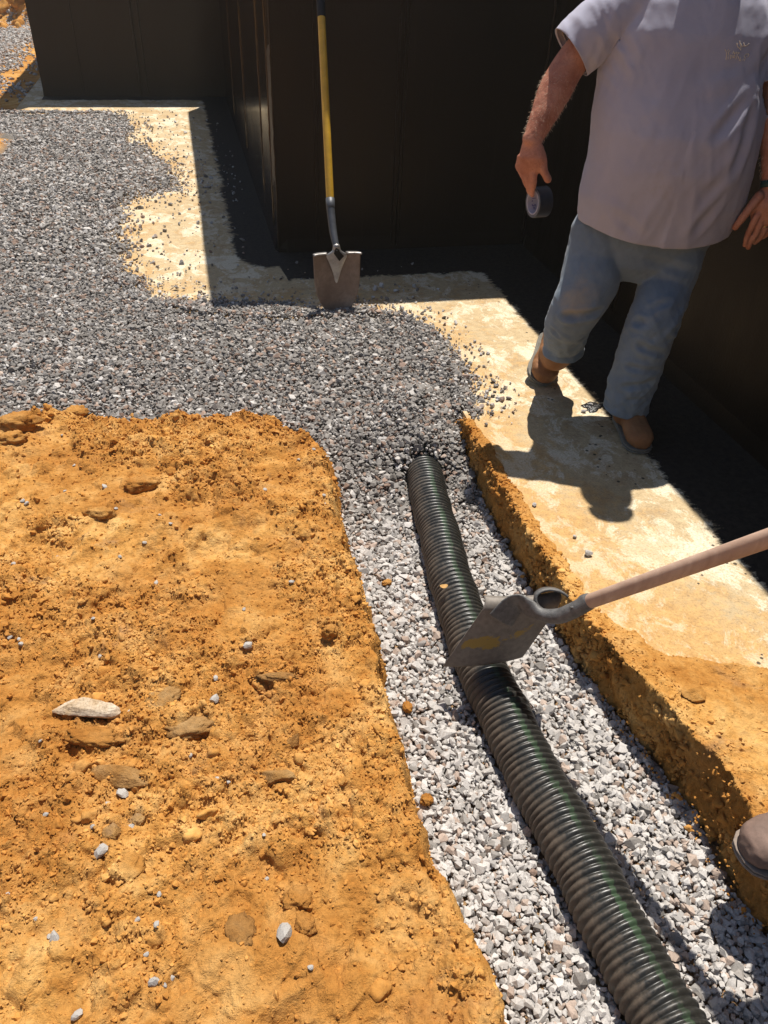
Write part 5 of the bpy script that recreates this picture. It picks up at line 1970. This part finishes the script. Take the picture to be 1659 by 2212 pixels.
def ringband(mb, c_, r0, r1, w0, w1, n=48):
    vs = []
    for k in range(n):
        a_ = 2 * pi * k / n
        e = u_ * cos(a_) + v_ * sin(a_)
        vs += [c_ + e * r0 + ax * w0, c_ + e * r1 + ax * w0, c_ + e * r1 + ax * w1, c_ + e * r0 + ax * w1]
    fs = []
    for k in range(n):
        j = (k + 1) % n
        for q in range(4):
            fs.append((4 * k + q, 4 * j + q, 4 * j + (q + 1) % 4, 4 * k + (q + 1) % 4))
    mb.add(vs, fs)


mb = MB(); ringband(mb, c0, Rc + .0012, Rv, 0.0004, Wd); bevel(mb.build('tape', M_tape, tr, smooth=False), .0015)
mb = MB(); ringband(mb, c0, Rc + .0015, Rv - .0016, -.0006, 0.001); mb.build('tape_side', M_tapeside, tr, smooth=False)
mb = MB(); ringband(mb, c0, Rc - .0022, Rc + .0010, -.0012, Wd + .001); core = mb.build('core', M_core, tr, smooth=False)
# writing inside the far wall of the core
fc_ = bpy.data.curves.new('lettering', 'FONT')
fc_.body = '1" 2='
fc_.size = .020
fc_.extrude = .0002
tmp = bpy.data.objects.new('lettering', fc_)
col.objects.link(tmp)
bpy.context.view_layer.update()
me = bpy.data.meshes.new_from_object(tmp.evaluated_get(bpy.context.evaluated_depsgraph_get()))
bpy.data.objects.remove(tmp)
co = get_co(me)
cx0 = (co[:, 0].min() + co[:, 0].max()) / 2
# wrap the text round the inside of the core, facing the opening
rr_ = Rc - .0028
a0 = math.atan2((-v_ * 1.0) @ v_, (G * .2 + u_ * 0) @ u_)
new = []
sgn_u = 1 if (u_ @ G) > 0 else -1
abase = 0.0 if sgn_u > 0 else pi
for x0, y0, z0 in co:
    s_ = (x0 - cx0) / rr_
    a_ = abase + (-1 if sgn_u > 0 else 1) * (s_ + .45)
    e = u_ * cos(a_) + v_ * sin(a_)
    new.append(c0 + e * (rr_ - z0) + ax * (.012 + .018 - (y0)))
me.vertices.foreach_set('co', np.array(new, np.float32).ravel())
me.materials.clear(); me.materials.append(M_ink)
link(bpy.data.objects.new('lettering', me), core)


# ---------------------------------------------------------------- the second person, just outside the right edge of the frame, holding the shovel
def helper():
    root = empty('person', (1.36, .60, 0))
    tag(root, 'person at the right edge of the picture with only a dusty brown boot showing', 'person')
    X_ = np.array([1.0, 0, 0]); Yv = np.array([0, 1.0, 0])
    P = lambda x, y, z: np.array([x, y, z], float)
    h1, h2 = n5 + hd_ * .98, n5 + hd_ * 1.12
    h1 = n5 + hd_ * .75
    h2 = n5 + hd_ * 1.10
    hip, chest_, neck_, head_ = P(1.50, .58, .92), P(1.44, .60, 1.34), P(1.42, .60, 1.52), P(1.38, .61, 1.66)
    a1_, a2_ = P(1.225, .640, .13), P(1.60, .36, .10)
    k1, k2 = P(1.155, .68, .50), P(1.52, .42, .50)
    s1, s2 = chest_ + Yv * .19 + Z * .05, chest_ - Yv * .19 + Z * .05
    e1, e2 = P(1.30, .82, 1.10), P(1.35, .30, 1.12)
    mb = MB()
    mb.loft([(P(1.50, .55, .82), X_, Yv, .11, .16), (P(1.49, .56, 1.0), X_, Yv, .12, .16), (P(1.46, .58, 1.2), X_, Yv, .12, .175), (chest_ + Z * .03, X_, Yv, .11, .175), (P(1.43, .6, 1.45), X_, Yv, .07, .10), (neck_, X_, Yv, .055, .055), (head_ - Z * .04, X_, Yv, .052, .052)], 22)
    mb.loft([(head_ + Z * z_ - X_ * f_, X_, Yv, rd, rw) for z_, f_, rw, rd in ((-.10, .04, .03, .03), (-.06, .02, .06, .07), (0, .0, .073, .09), (.06, 0, .075, .093), (.11, -.005, .05, .06))], 20)
    mb.tube([head_ - X_ * .09 + Z * .01, head_ - X_ * .108 - Z * .015], [.009, .012], n=10)
    for s_, e_, w_ in ((s1, e1, h1), (s2, e2, h2)):
        wr = w_ + (e_ - w_) / np.linalg.norm(e_ - w_) * .085
        mb.tube([s_, e_, wr], [.058, .045, .030], n=16)
        bk = np.cross(hd_, wr - w_); bk /= np.linalg.norm(bk)
        toward = (w_ - wr) / np.linalg.norm(w_ - wr)
        kn, ch = [], []
        for k in range(4):
            b_ = w_ + hd_ * (k - 1.5) * .019
            kn.append(b_ - toward * .020 + bk * .026)
            ch.append([b_ + toward * .016 + bk * .024, b_ + toward * .028 - bk * .004, b_ + toward * .010 - bk * .027])
        add_hand(mb, wr, w_ - toward * .045 + bk * .018, kn, ch,
                 [w_ - toward * .045 - hd_ * .03, w_ - toward * .026 - hd_ * .045 - bk * .01, w_ - hd_ * .045 - bk * .024, w_ + toward * .018 - hd_ * .035 - bk * .024], bk)
    mb.tube([hip - Yv * -.07, k1, a1_], [.09, .06, .045], n=16)
    mb.tube([hip - Yv * .09, k2, a2_], [.09, .06, .045], n=16)
    body = mb.build('body', M_skin, root)
    remesh(body, .005, 4)
    mb = MB()
    mb.loft([(P(1.50, .55, .78), X_, Yv, .15, .185), (P(1.49, .56, .95), X_, Yv, .155, .19), (P(1.46, .58, 1.15), X_, Yv, .15, .20), (chest_ + Z * .02, X_, Yv, .14, .20), (P(1.43, .6, 1.45), X_, Yv, .09, .13), (neck_ - Z * .01, X_, Yv, .06, .06)], 30)
    for s_, e_ in ((s1, e1), (s2, e2)):
        mb.tube([s_, s_ * .35 + e_ * .65], [.078, .070], n=20)
    sh_ = mb.build('work_shirt', M_shirt2, root)
    remesh(sh_, .011, 5)
    displace(sh_, lambda c, n_: n_ * (.006 * fbm(c, 7, 3, 901, ridge=True))[:, None])
    mb = MB()
    mb.loft([(P(1.50, .55, .74), X_, Yv, .12, .15), (P(1.50, .55, .85), X_, Yv, .145, .18), (P(1.49, .56, .97), X_, Yv, .14, .175)], 26)
    mb.tube([hip + Yv * .08 - Z * .08, k1, a1_ + Z * .10, a1_ + Z * .02], [.105, .083, .078, .082], n=22, sub=6)
    mb.tube([hip - Yv * .10 - Z * .08, k2, a2_ + Z * .10, a2_ + Z * .0], [.105, .083, .078, .082], n=22, sub=6)
    j_ = mb.build('jeans', M_jeans2, root)
    remesh(j_, .009, 5)
    displace(j_, lambda c, n_: n_ * (.006 * fbm(c * np.array([1, 1, 2.2]), 8, 3, 903, ridge=True))[:, None])
    set_attr(j_, 'dirt', np.full(len(j_.data.vertices), .3))
    boot('boot', root, P(1.265, .655, .022), P(.965, .640, .030), a1_, a1_ + Z * .12, M_boot2, M_sole2, hwf=.056)
    boot('boot', root, P(1.64, .33, .022), P(1.37, .42, .022), a2_, a2_ + Z * .12, M_boot2, M_sole2, hwf=.054)
    mb = MB()
    mb.loft([(head_ + Z * z_ + X_ * .008, X_, Yv, rd, rw) for z_, rw, rd in ((0.0, .079, .096), (.05, .082, .10), (.10, .074, .09), (.125, .04, .05))], 22)
    mb.build('hair', M_hair, root)
    return root


HELPER = helper()


# ================================================================ added haze, imitating a veil of lens glare
def haze(density):
    m = bpy.data.materials.new('glare_veil')
    m.use_nodes = True
    nt = m.node_tree
    nt.nodes.clear()
    out = nt.nodes.new('ShaderNodeOutputMaterial')
    v_ = nt.nodes.new('ShaderNodeVolumePrincipled')
    v_.inputs['Color'].default_value = (.97, .90, .78, 1)
    v_.inputs['Density'].default_value = density
    v_.inputs['Anisotropy'].default_value = .45
    nt.links.new(v_.outputs[0], out.inputs['Volume'])
    mb = MB()
    mb.box((0, 0, .6), (420, 0, 0), (0, 420, 0), (0, 0, 3.6))
    o = mb.build('haze', m, smooth=False)
    tag(o, 'thin haze added over the whole site to imitate lens glare', 'haze', kind='stuff')


haze(.003)
